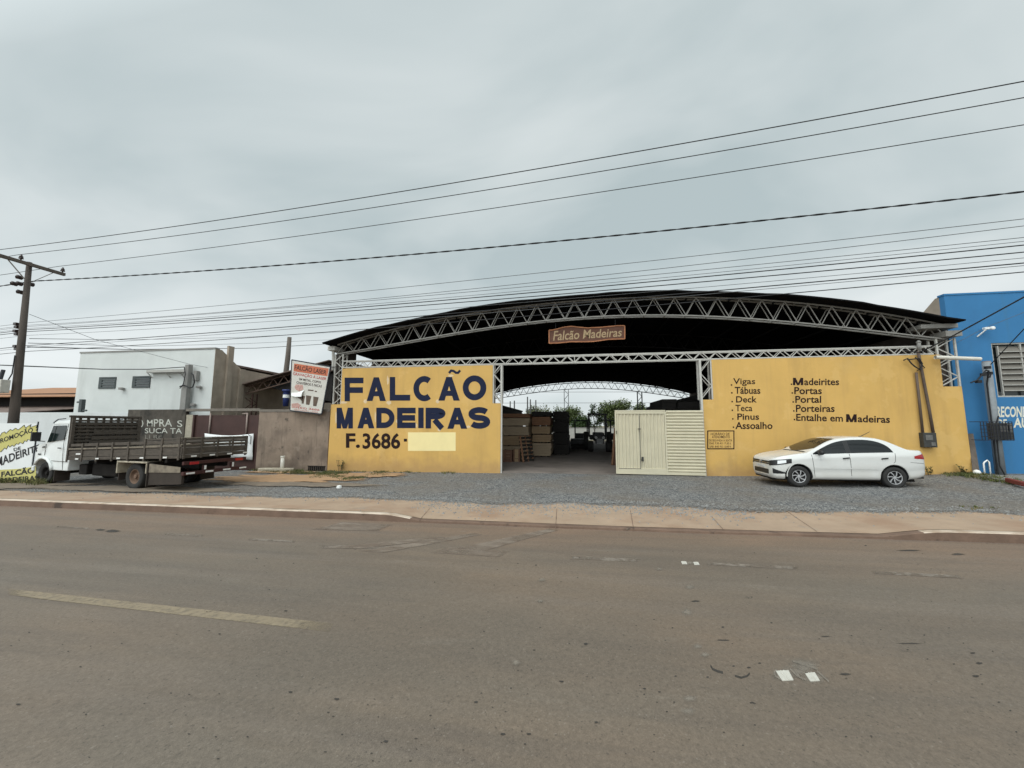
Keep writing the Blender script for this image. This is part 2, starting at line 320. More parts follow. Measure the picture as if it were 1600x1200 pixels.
mk('rubbish_white', (.75, .75, .73), .7, .1, 8)
Mt['gravel'] = gravel_mat(); Mt['asphalt'] = road_mat()

# ------------------------------------------------------------------ mesh helpers
def wloc(o):
    v = Vector((0, 0, 0))
    while o is not None: v = v + o.location; o = o.parent
    return v
class MB:
    def __init__(s): s.v = []; s.f = []; s.m = []; s.fd = None
    def add(s, vs, fs, mi=0):
        o = len(s.v); s.v += [Vector(p) for p in vs]
        s.f += [[i+o for i in f] for f in fs]; s.m += [mi]*len(fs); return s
    def box(s, x0, x1, y0, y1, z0, z1, mi=0):
        return s.add([(x0,y0,z0),(x1,y0,z0),(x1,y1,z0),(x0,y1,z0),(x0,y0,z1),(x1,y0,z1),(x1,y1,z1),(x0,y1,z1)],
                     [(3,2,1,0),(4,5,6,7),(0,1,5,4),(1,2,6,5),(2,3,7,6),(3,0,4,7)], mi)
    def bar(s, p, q, a, b=None, up=(0, 0, 1), mi=0):       # square bar from p to q; a wide, b high
        p = Vector(p); q = Vector(q); b = b or a; d = (q-p).normalized(); u = Vector(up)
        if abs(d.dot(u)) > .98: u = Vector((0, 1, 0))
        x = d.cross(u).normalized(); u = x.cross(d)
        vs = [c + x*sx*a/2 + u*sz*b/2 for c in (p, q) for sx, sz in ((-1,-1),(1,-1),(1,1),(-1,1))]
        return s.add(vs, [(3,2,1,0),(4,5,6,7),(0,1,5,4),(1,2,6,5),(2,3,7,6),(3,0,4,7)], mi)
    def tube(s, pts, r, n=8, cap=True, mi=0):
        pts = [Vector(p) for p in pts]; rs = r if isinstance(r, (list, tuple)) else [r]*len(pts)
        vs = []; fs = []; prev = None
        for i, p in enumerate(pts):
            d = (pts[min(i+1, len(pts)-1)] - pts[max(i-1, 0)]).normalized()
            u = prev if prev is not None else (Vector((0, 0, 1)) if abs(d.z) < .9 else Vector((0, 1, 0)))
            x = d.cross(u).normalized(); u = x.cross(d).normalized(); prev = u
            for k in range(n):
                a = 2*math.pi*k/n; vs.append(p + (x*math.cos(a) + u*math.sin(a))*rs[i])
        for i in range(len(pts)-1):
            for k in range(n):
                a = i*n+k; b = i*n+(k+1) % n; fs.append((a, b, b+n, a+n))
        if cap: fs += [tuple(range(n))[::-1], tuple(range((len(pts)-1)*n, len(pts)*n))]
        return s.add(vs, fs, mi)
    def lathe(s, prof, c, axis='y', n=28, mi=0):           # prof: (radius, offset along the axis)
        vs = []; fs = []; c = Vector(c)
        for r_, o_ in prof:
            for k in range(n):
                a = 2*math.pi*k/n
                if axis == 'y': vs.append(c + Vector((r_*math.cos(a), o_, r_*math.sin(a))))
                else: vs.append(c + Vector((r_*math.cos(a), r_*math.sin(a), o_)))
        for i in range(len(prof)-1):
            for k in range(n): fs.append((i*n+k, i*n+(k+1) % n, (i+1)*n+(k+1) % n, (i+1)*n+k))
        return s.add(vs, fs, mi)
    def poly(s, pts, thick, n=(0, 1, 0), mi=0):            # planar polygon given thickness along n
        n = Vector(n); k = len(pts); vs = [Vector(p) for p in pts] + [Vector(p)+n*thick for p in pts]
        fs = [tuple(range(k)), tuple(range(2*k-1, k-1, -1))] + [(i, i+k, (i+1) % k+k, (i+1) % k) for i in range(k)]
        return s.add(vs, fs, mi)
    def grid(s, g, mi=0):
        h = len(g); w = len(g[0]); vs = [p for r_ in g for p in r_]
        return s.add(vs, [(i*w+j, i*w+j+1, (i+1)*w+j+1, (i+1)*w+j) for i in range(h-1) for j in range(w-1)], mi)
    def build(s, name, m, parent=None, local=False, smooth=False, bevel=0.0, fix=True, solid=0.0):
        me = bpy.data.meshes.new(name); o = bpy.data.objects.new(name, me); COL.objects.link(o)
        off = Vector((0, 0, 0))
        if parent is not None:
            o.parent = parent
            if not local: off = wloc(parent)
        me.from_pydata([tuple(p-off) for p in s.v], [], s.f)
        if s.fd: me.attributes.new('fade', 'FLOAT', 'POINT').data.foreach_set('value', s.fd)
        ms_ = m if isinstance(m, (list, tuple)) else [m]
        for q in ms_: me.materials.append(Mt[q])
        if len(ms_) > 1:
            for p, i in zip(me.polygons, s.m): p.material_index = i
        if fix:
            bm = bmesh.new(); bm.from_mesh(me); bmesh.ops.recalc_face_normals(bm, faces=bm.faces); bm.to_mesh(me); bm.free()
        if smooth:
            for p in me.polygons: p.use_smooth = True
        if bevel:
            b = o.modifiers.new('bevel', 'BEVEL'); b.width = bevel; b.segments = 2; b.limit_method = 'ANGLE'
        if solid:
            b = o.modifiers.new('solid', 'SOLIDIFY'); b.thickness = solid
        return o
def tag(o, label=None, cat=None, group=None, kind=None):
    if label: o['label'] = label
    if cat: o['category'] = cat
    if group: o['group'] = group
    if kind: o['kind'] = kind
    return o
def thing(name, loc, label, cat, group=None):
    o = bpy.data.objects.new(name, None); COL.objects.link(o); o.location = Vector(loc); o.empty_display_size = .2
    return tag(o, label, cat, group)
def copy_tree(o, parent=None):
    c = o.copy(); COL.objects.link(c); c.parent = parent
    for ch in list(o.children): copy_tree(ch, c)
    return c

# text ----------------------------------------------------------------
_fc = {}
def text_geo(body, bold=0.0, space=1.0):
    k = (body, bold, space)
    if k in _fc: return _fc[k]
    cu = bpy.data.curves.new('text', 'FONT'); cu.body = body; cu.offset = bold; cu.space_character = space; cu.resolution_u = 3
    o = bpy.data.objects.new('text', cu); COL.objects.link(o)
    dg = bpy.context.evaluated_depsgraph_get(); dg.update()
    me = bpy.data.meshes.new_from_object(o.evaluated_get(dg))
    vs = [(v.co.x, v.co.y) for v in me.vertices]; fs = [tuple(p.vertices) for p in me.polygons]
    bpy.data.objects.remove(o); bpy.data.curves.remove(cu); bpy.data.meshes.remove(me)
    x0 = min(v[0] for v in vs); x1 = max(v[0] for v in vs); y0 = min(v[1] for v in vs); y1 = max(v[1] for v in vs)
    r_ = ([((x-x0)/(x1-x0), (y-y0)/(y1-y0)) for x, y in vs], fs); _fc[k] = r_; return r_
def put_text(mb, body, q, n, bold=0.0, depth=.003, space=1.0, mi=0):
    """q: world corners TL, TR, BR, BL of the word's box; n: outward normal"""
    vs, fs = text_geo(body, bold, space); tl, tr, br, bl = q; n = Vector(n).normalized()
    pts = []
    for u, v in vs:
        p = (bl*(1-u) + br*u)*(1-v) + (tl*(1-u) + tr*u)*v
        pts.append(p + n*depth)
    mb.add(pts, fs, mi)
    return mb
def rect(x0, y0, x1, y1, Y):          # photo box on the plane Y -> corners
    return [at(x0, y0, Y), at(x1, y0, Y), at(x1, y1, Y), at(x0, y1, Y)]

# stroked block capitals (for the big painted words) -------------------
def arc(cx, cy, rx, ry, a0, a1, n=18): return [(cx+rx*math.cos(R(a0+(a1-a0)*i/n)), cy+ry*math.sin(R(a0+(a1-a0)*i/n))) for i in range(n+1)]
def ribbon(pts, s, closed=False):
    P = [Vector((p[0], p[1], 0)) for p in pts]; n = len(P); Lf = []; Rt = []
    for i in range(n):
        a = P[i-1] if (i > 0 or closed) else None; b = P[(i+1) % n] if (i < n-1 or closed) else None
        d1 = (P[i]-a).normalized() if a is not None else None; d2 = (b-P[i]).normalized() if b is not None else None
        d1 = d1 or d2; d2 = d2 or d1
        n1_ = Vector((-d1.y, d1.x, 0)); n2_ = Vector((-d2.y, d2.x, 0)); m = (n1_+n2_); m = m.normalized()
        k = s/2/max(.35, m.dot(n1_)); Lf.append(P[i]+m*k); Rt.append(P[i]-m*k)
    vs = Lf+Rt; fs = [(i, i+1, n+i+1, n+i) for i in range(n-1)] + ([(n-1, 0, n, 2*n-1)] if closed else [])
    return [(v.x, v.y) for v in vs], fs
def glyph(c, w, h, s):
    k = s/2; S = []
    if c == 'F': S = [[(k, 0), (k, h)], [(s, h-k), (w, h-k)], [(s, h*.47), (w*.97, h*.47)]]
    elif c == 'E': S = [[(k, 0), (k, h)], [(s, h-k), (w, h-k)], [(s, h*.5), (w*.97, h*.5)], [(s, k), (w, k)]]
    elif c == 'L': S = [[(k, 0), (k, h)], [(s, k), (w, k)]]
    elif c == 'I': S = [[(w/2, 0), (w/2, h)]]
    elif c == 'A':
        t = s*1.08
        return [([(0, 0), (t, 0), (w/2+t*.45, h), (w/2-t*.45, h)], [(0, 1, 2, 3)]), ([(w-t, 0), (w, 0), (w/2+t*.45, h), (w/2-t*.45, h)], [(0, 1, 2, 3)]),
                ([(w*.24, h*.2), (w*.76, h*.2), (w*.68, h*.2+s*.85), (w*.32, h*.2+s*.85)], [(0, 1, 2, 3)])]
    elif c == 'M':
        t = s*1.0
        return [([(0, 0), (s*.9, 0), (s*.9, h), (0, h)], [(0, 1, 2, 3)]), ([(w-s*.9, 0), (w, 0), (w, h), (w-s*.9, h)], [(0, 1, 2, 3)]),
                ([(0, h), (t, h), (w/2+t*.4, 0), (w/2-t*.4, 0)], [(0, 1, 2, 3)]), ([(w-t, h), (w, h), (w/2+t*.4, 0), (w/2-t*.4, 0)], [(0, 1, 2, 3)])]
    elif c == 'O': return [ribbon(arc(w/2, h/2, w/2-k, h/2-k, 0, 348, 29), s, True)]
    elif c == 'C': S = [arc(w/2+.0, h/2, w/2-k, h/2-k, 52, 308, 26)]
    elif c == 'D': S = [[(k, 0), (k, h)], [(s, h-k)]+arc(w*.42, h/2, w*.58-k, h/2-k, 90, -90, 20)+[(s, k)]]
    elif c == 'R': S = [[(k, 0), (k, h)], [(s, h-k)]+arc(w*.52, h*.72, w*.48-k, h*.28-k, 90, -90, 16)+[(s, h*.44+k)], [(w*.45, h*.42), (w-s*.6, 0)]]
    elif c == 'S':
        r_ = (h-s)/4; S = [arc(w/2, h-k-r_, w/2-k, r_, 28, 262, 16)+arc(w/2, k+r_, w/2-k, r_, 82, -152, 16)]
    elif c == '~': S = [[(0, h*.25), (w*.2, h*.7), (w*.42, h*.62), (w*.62, h*.3), (w*.82, h*.3), (w, h*.75)]]
    return [ribbon(p, s) for p in S]
def put_glyph(mb, c, q, n, s, depth=.003):
    tl, tr, br, bl = q; w = ((tr-tl).length+(br-bl).length)/2; h = ((tl-bl).length+(tr-br).length)/2; n = Vector(n)
    for i, (vs, fs) in enumerate(glyph(c, w, h, s)):
        pts = []
        for x, y in vs:
            u, v = x/w, y/h; p = (bl*(1-u)+br*u)*(1-v) + (tl*(1-u)+tr*u)*v; pts.append(p+n*(depth+i*.0006))
        mb.add(pts, fs)
    return mb

# ------------------------------------------------------------------ ground, road, kerb
def interp(x, T):
    if x <= T[0][0]: return T[0][1]
    for (a, va), (b, vb) in zip(T, T[1:]):
        if x <= b: return va + (vb-va)*(x-a)/(b-a)
    return T[-1][1]
GT = [(-80, -.75), (-40, -.45), (-20, -.25), (-10.5, -.14), (-3, -.05), (1.5, 0), (5, .03), (7.5, .075), (10, .16), (13, .28), (18, .32), (40, .45), (80, .6)]
def g(x): return interp(x, GT)
RT = [(-80, -.62), (-14, -.187), (-7, -.152), (-4, -.135), (-1, -.123), (1.2, -.110), (3.3, -.082), (5.3, -.050), (7.5, -.022), (20, .08), (80, .5)]
def rd(x): return interp(x, RT)
def kh(x): return interp(x, [(-4.05, .145), (-3.75, .13), (-3.2, .045), (5.2, .045), (5.75, .12), (6.1, .15)])
KY = 7.75
def lerp(a, b, t): return a+(b-a)*t
def frange(a, b, s):
    n = max(1, int(round((b-a)/s))); return [a+(b-a)*i/n for i in range(n+1)]
def fnoise(x, k=0.0):
    return math.sin(x*1.7+k)*.5 + math.sin(x*4.1+1.3+k*2)*.28 + math.sin(x*9.7+k*3)*.16 + math.sin(x*23+k)*.1
m = MB(); xs = [-700, -300, -140, -80, -40, -20, -10, 0, 10, 20, 40, 80, 140, 300, 700]; ys = [-700, -200, -60, -20, 0, 8, 20, 50, 120, 300, 900]
m.grid([[(x, y, min(g(x), rd(x))-.14) for x in xs] for y in ys])
tag(m.build('terrain', 'far_ground'), kind='structure')
m = MB(); xs = [-140, -80]+frange(-40, 40, 2)+[80, 140]
m.grid([[(x, y, rd(x)) for x in xs] for y in (-3.2, 0, 2, 4, 6, KY+.05)])
tag(m.build('road', 'asphalt'), kind='structure')
# kerb: worn face with a whitewashed top
m = MB(); xs = frange(-60, -8, 2)+frange(-7.6, 10, .2)+frange(11, 60, 2)
face = [[(x, KY+.012*fnoise(x*1.3), rd(x)-.03) for x in xs], [(x, KY+.014+.012*fnoise(x*1.3), rd(x)+kh(x)-.012) for x in xs],
        [(x, KY+.032, rd(x)+kh(x)) for x in xs], [(x, KY+.15+.01*fnoise(x, 2), rd(x)+kh(x)) for x in xs], [(x, KY+.16, rd(x)-.03) for x in xs]]
m.grid(face); w_ = len(xs)
for k in range(len(m.f)): m.m[k] = 1 if (2*(w_-1) <= k < 3*(w_-1)) and (kh(xs[k % (w_-1)]) > .1) else 0
for k in range(w_-1, 2*(w_-1)): m.m[k] = 1 if kh(xs[k % (w_-1)]) > .1 else 0
tag(m.build('kerb', ['kerb_face', 'kerb_top']), kind='structure')
def ye(x): return 9.5 + .22*fnoise(x*.55, .7) + .06*fnoise(x*2.6, 2) + interp(x, [(-30, .15), (-4.5, .2), (-3, .2), (0, .22), (5, .1), (8, .12), (9.5, -.25), (14, -.5)])
def swz(x, y):
    t = min(1, max(0, (y-KY-.155)/(9.9-KY-.155))); return lerp(rd(x)+kh(x)+.004, g(x)-.004, t)
m = MB(); xs2 = frange(-60, -16, 1)+frange(-15.8, 14, .2)+frange(15, 60, 1)
rows = []
for j in range(9):
    rows.append([(x, lerp(KY+.155, 10.5, j/8), swz(x, lerp(KY+.155, 10.5, j/8))) for x in xs2])
m.grid(rows); tag(m.build('sidewalk', 'sidewalk', smooth=True), kind='structure')
# joints cut across the pavement slabs
m = MB()
for px0, py0, px1, py1 in ((868, 820, 870, 792), (990, 822, 985, 796), (1132, 826, 1112, 806), (1276, 829, 1218, 793), (655, 807, 672, 790)):
    a = at_z(px0, py0, .0); b = at_z(px1, py1, .0); pa = []; pb = []
    for i in range(9):
        p = a.lerp(b, i/8); wv = .006+.004*fnoise(i*2.1+px0)
        pa.append((p.x-wv, p.y, swz(p.x, p.y)+.004)); pb.append((p.x+wv, p.y, swz(p.x, p.y)+.004))
    m.grid([pa, pb])
tag(m.build('pavement_joints', 'kerb_face'), kind='structure')
m = MB(); rows = []; m.fd = []
for j in range(12):
    row = []
    for x in xs2:
        y = (ye(x)-.32, ye(x)+.28)[j] if j < 2 else lerp(ye(x)+.28, 16.6, ((j-1)/10)**1.3)
        row.append((x, y, max(g(x), swz(x, y))+(.006 if j == 0 else .014)+(.02*fnoise(x*.9+y*2.3, j) if j > 1 else 0))); m.fd.append(0.0 if j == 0 else 1.0)
    rows.append(row)
m.grid(rows); tag(m.build('gravel_yard', 'gravel', smooth=True), kind='structure')
def gz(x, y): return max(g(x), swz(x, y))+.016
def blob(cx, cy, rx, ry, k, n=40, amp=.25):
    return [(cx+rx*(1+amp*fnoise(i*.55, k))*math.cos(2*math.pi*i/n), cy+ry*(1+amp*fnoise(i*.55+3, k))*math.sin(2*math.pi*i/n)) for i in range(n)]
def sheet(mb, outline, zf, lift):
    cx = sum(p[0] for p in outline)/len(outline); cy = sum(p[1] for p in outline)/len(outline); n = len(outline); rings = []
    for t in (1, .75, .4): rings.append([(lerp(cx, p[0], t), lerp(cy, p[1], t)) for p in outline])
    vs = [(x, y, zf(x, y)+lift-(.03 if ri == 0 else .008 if ri == 1 else 0)) for ri, r_ in enumerate(rings) for x, y in r_]+[(cx, cy, zf(cx, cy)+lift)]
    fs = [(a*n+i, a*n+(i+1) % n, (a+1)*n+(i+1) % n, (a+1)*n+i) for a in range(2) for i in range(n)]+[(2*n+i, 2*n+(i+1) % n, 3*n) for i in range(n)]
    mb.fd = (mb.fd or [])+[0.0]*n+[.7]*n+[1.0]*n+[1.0]
    mb.add(vs, fs)
m = MB()
sheet(m, blob(-10.6, 12.9, 3.2, 1.25, 1.2, 70, .3), gz, .045)
sheet(m, blob(-8.0, 14.1, 1.7, .8, 2.2, 50, .3), gz, .05)
sheet(m, blob(-12.2, 14.7, 1.8, .45, 5.1, 40, .3), gz, .046)
tag(m.build('bare_earth', 'dirt', smooth=True), kind='structure')
m = MB(); sheet(m, blob(-13.6, 10.2, 4.2, .6, 3.3, 60, .3), gz, .040); sheet(m, blob(-21, 10.4, 5.6, 1.3, 4.1, 60, .3), gz, .047); sheet(m, blob(-9.2, 11.6, 3.4, .5, 6.1, 60, .3), gz, .043)
tag(m.build('trodden_earth', 'dirt_grey', smooth=True), kind='structure')
# loose stones along the ragged edge of the gravel
m = MB(); rs = random.Random(3)
for i in range(7200):
    x = rs.uniform(-17, 13); 
    if rs.random() < .72: y = ye(x)+rs.gauss(.05, .16)
    else: y = rs.uniform(9.2, 14.5)
    if i < 2300: x = rs.uniform(-3.8, 3.6) if i < 1900 else rs.uniform(-16, 13); y = ye(x)-abs(rs.gauss(0, .55)); 
    if y < KY+.2: continue
    s = rs.uniform(.010, .026)*(1.5 if rs.random() < .06 else 1); z = (swz(x, y) if y < ye(x) else gz(x, y))
    a = rs.uniform(0, 6.28); c_, s_ = math.cos(a)*s, math.sin(a)*s
    m.add([(x+c_, y+s_, z), (x-s_*.9, y+c_*.8, z), (x-c_, y-s_, z), (x+s_, y-c_*.7, z), (x+rs.uniform(-.3, .3)*s, y+rs.uniform(-.3, .3)*s, z+s*rs.uniform(.7, 1.2))],
          [(0, 1, 4), (1, 2, 4), (2, 3, 4), (3, 0, 4)])
tag(m.build('loose_stones', 'stone', fix=False), kind='stuff')
# painted road markings (worn) and other marks lying on the asphalt
def road_quad(mb, pts, lift=.004, core=.86):
    ps = [at_z(x, y, rd(0)) for x, y in pts]; ps = [at_z(x, y, rd(p.x)) for (x, y), p in zip(pts, ps)]
    n = len(ps); c_ = sum((p for p in ps), Vector())/n; V = []
    for t, f_ in ((1.04, 0.0), (core, 1.0)): V += [(c_.x+(p.x-c_.x)*t, c_.y+(p.y-c_.y)*t, rd(p.x)+lift) for p in ps]; mb.fd = (mb.fd or [])+[f_]*n
    mb.add(V, [(i, (i+1) % n, n+(i+1) % n, n+i) for i in range(n)]+[tuple(range(n, 2*n))])
m = MB(); road_quad(m, [(18, 921), (60, 925), (507, 973), (499, 986), (60, 936), (18, 930)]); tag(m.build('road_marking', 'road_yellow'), kind='structure')
m = MB()
for q in ([(258, 833), (318, 836), (316, 839), (256, 836)], [(388, 841), (462, 845), (460, 848), (386, 844)], [(90, 822), (140, 825), (138, 827), (88, 824)],
          [(500, 852), (618, 854), (616, 858), (500, 856)], [(892, 869), (1000, 874), (998, 879), (890, 874)], [(1108, 879), (1248, 886), (1246, 890), (1106, 883)], [(1360, 892), (1500, 899), (1504, 904), (1366, 897)]): road_quad(m, q)
tag(m.build('road_marking', 'road_white'), kind='structure')
m = MB()
for q in ([(486, 828), (535, 816), (615, 820), (590, 830)], [(500, 857), (690, 838), (705, 842), (560, 858)], [(672, 864), (700, 855), (795, 862), (780, 871)], [(560, 862), (740, 833), (752, 836), (600, 864)], [(690, 862), (860, 826), (872, 829), (740, 866)]): road_quad(m, q, .006)
tag(m.build('road_marking', 'road_white2'), kind='structure')
def irr(cx, cy, rx, ry, k, n=16, amp=.35): return [(cx+rx*(1+amp*fnoise(i*1.1, k))*math.cos(2*math.pi*i/n), cy+ry*(1+amp*fnoise(i*1.1+2, k))*math.sin(2*math.pi*i/n)) for i in range(n)]
m = MB()
for i, (x, y, a, b) in enumerate(((1226, 1054, 20, 11), (1250, 1049, 20, 10), (1272, 1060, 22, 9), (1254, 1039, 26, 9), (1262, 1043, 18, 6), (1077, 880, 9, 3), (1078, 918, 8, 4), (1073, 957, 8, 6), (1090, 1011, 8, 4), (1102, 1024, 9, 4), (1078, 1093, 12, 5), (1075, 1113, 12, 6), (1030, 890, 6, 2), (847, 907, 6, 3), (844, 940, 5, 3), (806, 1037, 8, 5))): road_quad(m, irr(x, y, a*1.15, b*1.15, i), .003+.0004*i, .25)
for pts in ([(1213, 1047), (1208, 1053), (1213, 1059), (1222, 1064)], [(1244, 1052), (1250, 1060), (1260, 1064)], [(1276, 1049), (1286, 1058), (1296, 1067)], [(1238, 1034), (1254, 1039), (1278, 1047)], [(1234, 1046), (1246, 1058), (1256, 1063)]):
    up_ = [(x, y-1.6) for x, y in pts]; road_quad(m, up_+[(x, y+1.6) for x, y in pts[::-1]], .0075, .9)
tag(m.build('glue_stains', 'road_glue'), kind='structure')
m = MB(); rs = random.Random(11)
def strip(pts, wpx): 
    up_ = [(x, y-wpx) for x, y in pts]; road_quad(m, up_+[(x, y+wpx) for x, y in pts[::-1]], .0045)
strip([(1110, 1041), (1113, 1046), (1122, 1050), (1130, 1052)], 2); strip([(1148, 1057), (1158, 1060), (1168, 1057), (1172, 1053)], 1.6)
for x, y, a, b in ((1320, 1054, 11, 2.5), (1170, 1044, 4, 2), (1187, 1037, 3, 1.6), (1087, 940, 9, 2), (1130, 1001, 14, 1.5), (1420, 1006, 24, 1.2), (1290, 995, 10, 1), (1520, 1021, 5, 2), (1530, 1037, 7, 2.5), (1525, 1057, 7, 2.5), (176, 830, 14, 3), (157, 828, 9, 2), (1496, 866, 12, 2), (1420, 860, 22, 1.4), (1175, 1099, 5, 2)): road_quad(m, irr(x, y, a*.9, b*.8, x), .0045, .3)
for i in range(330):
    x = rs.uniform(0, 1600); y = rs.uniform(900, 1195) if rs.random() < .8 else rs.uniform(840, 900); k = (y-760)/440
    a = rs.uniform(.7, 2.6)*k**.6*(1.0 if rs.random() < .93 else 2.0); road_quad(m, irr(x, y, a, a*rs.uniform(.3, .55), i, 9), .0045)
tag(m.build('road_pits', 'road_pit'), kind='structure')
for i, (pts, lb) in enumerate((([(1212, 1048), (1232, 1047), (1240, 1062), (1222, 1063)], 'white square road stud base, left one beside a dried glue trail near the camera'),
                               ([(1258, 1052), (1273, 1050), (1281, 1063), (1266, 1064)], 'white square road stud base, right one beside a dried glue trail near the camera'),
                               ([(1064, 877), (1072, 877), (1074, 881), (1066, 881)], 'small white road stud base in the far lane, left one of the pair'),
                               ([(1083, 878), (1091, 878), (1093, 882), (1085, 882)], 'small white road stud base in the far lane, right one of the pair'))):
    zr = rd(at_z(*pts[0], rd(3)).x); ps = [at_z(x, y, zr+.008) for x, y in pts]; mb = MB(); mb.poly([(p.x, p.y, zr+.009) for p in ps], .014, (0, 0, -1))
    for s_ in (.38, .62):
        a = ps[0].lerp(ps[1], s_); b = ps[3].lerp(ps[2], s_); mb.bar((a.x, a.y, zr+.010), (b.x, b.y, zr+.010), .010, .004)
    tag(mb.build('road_stud', 'stud_white', bevel=.004), lb, 'road stud', 'road stud bases on the asphalt')

# ------------------------------------------------------------------ timber shed
FY = 15.3
TOP = np.polyfit([-10.36, -7.48, -5.26, -3.26, -.92, .42, 2.59, 4.95, 7.18, 10.88, 12.77], [5.37, 6.05, 6.4, 6.65, 6.80, 6.86, 6.88, 6.77, 6.53, 5.83, 5.36], 4)
BOT = np.polyfit([-10.33, -7.46, -5.25, -.93, 2.57, 4.92, 7.13, 10.82, 12.7], [4.97, 5.37, 5.71, 6.06, 6.16, 6.07, 5.8, 5.13, 4.9], 4)
def ztop(x): return float(np.polyval(TOP, x))
def zbot(x): return float(np.polyval(BOT, x))
shed = thing('timber_shed', (1.3, FY, 0), 'long arched metal timber shed with yellow painted front walls and lattice trusses', 'shed')
def wall_poly(pts, Y, thick, name, m_, parent, label=None):
    mb = MB(); mb.poly([(x, Y, z) for x, z in pts], thick); o = mb.build(name, m_, parent, bevel=.008); return tag(o, label)
wl = wall_poly([(-10.52, -.3), (-2.96, -.3), (-2.96, 2.74), (-3.30, 2.74), (-3.30, 4.31), (-10.05, 4.31), (-10.05, 2.74), (-10.5, 2.74)], FY, .2, 'front_wall', 'yellow_paint', shed, 'yellow wall lettered FALCÃO MADEIRAS')
wr = wall_poly([(4.72, -.2), (13.02, -.2), (13.0, 3.22), (12.46, 3.22), (12.46, 4.33), (5.1, 4.33), (5.1, 2.83), (4.72, 2.83)], FY, .2, 'front_wall', 'yellow_paint', shed, 'yellow wall listing timber goods')
NF = (0, -1, 0)
mb = MB()
for c, (x0, y0, x1, y1) in (('F', (538.5, 590, 568, 627)), ('A', (573, 589.5, 603, 626.5)), ('L', (609, 589, 641, 626)), ('C', (646, 587.5, 680, 627)), ('A', (685, 589, 718.5, 626)), ('O', (723, 586.5, 760, 625.5))):
    put_glyph(mb, c, rect(x0, y0, x1, y1, FY), NF, .25)
put_glyph(mb, '~', rect(701.5, 576.5, 719, 585, FY), NF, .10)
for c, (x0, y0, x1, y1) in (('M', (526, 637, 551.5, 669.5)), ('A', (558.5, 637, 585, 669.3)), ('D', (588, 637, 616.5, 669)), ('E', (620.5, 637, 649.5, 669)), ('I', (652.5, 637, 663, 669)), ('R', (665, 637, 696, 669.5)), ('A', (699, 637, 730, 670)), ('S', (732, 636, 766, 670))):
    put_glyph(mb, c, rect(x0, y0, x1, y1, FY), NF, .24)
mb.build('lettering', 'navy_paint', wl)
mb = MB()
put_text(mb, 'F.', rect(540.5, 677, 562.5, 700, FY), NF, .03)
put_text(mb, '3686', rect(566.5, 676.5, 625.5, 701.5, FY), NF, .028)
mb.poly(rect(631, 685.5, 636, 690, FY), .003, NF)
mb.build('lettering', 'brown_letter', wl)
mb = MB(); mb.poly(rect(637.5, 675.5, 712, 704.5, FY), .002, NF); mb.build('painted_patch', 'pale_patch', wl)
mb = MB()                                       # scraps of old white paint showing round the letters
for x, y, a, b in ((537, 629, 5, 2), (571, 627, 3, 3), (608, 629, 4, 3), (606, 595, 1.5, 7), (684, 627, 3, 3), (704, 587, 4, 2), (650, 665, 2, 4), (686, 671, 2.5, 3), (525, 653, 1.2, 10), (732, 667, 3, 2), (621, 658, 2.5, 3), (586.5, 652, 1, 9)):
    mb.poly([at(px_, py_, FY-.0008) for px_, py_ in irr(x, y, a, b, x, 11)], .0012, NF)
mb.build('paint_scraps', 'white_scuff', wl)
mb = MB()
for t_, q in (('Vigas', (1145.5, 591, 1180, 603.2)), ('Tábuas', (1148, 604.5, 1188, 615.5)), ('Deck', (1150, 619, 1182.5, 629)), ('Teca', (1149, 632.5, 1175.5, 642.5)), ('Pinus', (1152, 646, 1186, 656)), ('Assoalho', (1149, 659.3, 1207, 670.5)),
              ('Madeirites', (1239, 590, 1311, 602)), ('Portas', (1241, 604.8, 1284, 616)), ('Portal', (1242.5, 618.5, 1283, 629.5)), ('Porteiras', (1243.5, 632.5, 1304, 643.8))):
    put_text(mb, t_ if t_ != 'Madeirites' else 'adeirites', rect(*(q if t_ != 'Madeirites' else (1256.5, 591, 1311, 602)), FY), NF, .018 if t_ not in ('Vigas', 'Teca') else .010, .004)
put_text(mb, 'Entalhe em', [at(1244, 646.5, FY), at(1317, 648, FY), at(1317, 659, FY), at(1244, 657.5, FY)], NF, .018)
put_text(mb, 'adeiras', [at(1340, 648.6, FY), at(1390.5, 649.5, FY), at(1390.5, 661, FY), at(1340, 659.8, FY)], NF, .022)
put_glyph(mb, 'M', rect(1239, 590.3, 1255, 601.8, FY), NF, .085); put_glyph(mb, 'M', [at(1322, 647, FY), at(1338.5, 647.3, FY), at(1338.5, 659.8, FY), at(1322, 659.4, FY)], NF, .09)
for x, y in ((1143, 601.5), (1143.5, 613.8), (1144, 627.5), (1144.3, 641), (1145, 654.5), (1146, 667.5), (1236.7, 600.3), (1238, 614), (1239.3, 628), (1240.3, 642), (1241.3, 655.5)):
    mb.poly(rect(x-1.1, y-1.1, x+1.1, y+1.1, FY), .003, NF)
mb.build('lettering', 'brown_letter', wr)
mb = MB()
x0, y0, x1, y1 = 1105, 672.5, 1147.5, 702
for q in ((x0, y0, x1, y0+1.6), (x0, y1-1.6, x1, y1), (x0, y0+1.6, x0+1.6, y1-1.6), (x1-1.6, y0+1.6, x1, y1-1.6)): mb.poly(rect(*q, FY), .003, NF)
for t_, q in (('HORÁRIO DE', (1110.5, 675, 1140, 680)), ('ATENDIMENTO', (1112.5, 680.6, 1140.5, 684.8)), ('DE SEGUNDA À SEXTA', (1107.8, 685.6, 1144, 689.8)), ('DAS 7:30 ÀS 17:30 h', (1108.5, 690.3, 1142, 694.3)), ('SÁB. 8:00 ÀS 12:00 h', (1108.5, 695.4, 1142, 699.4))):
    put_text(mb, t_, rect(*q, FY), NF, .006)
mb.build('painted_notice', 'brown_letter', wr)
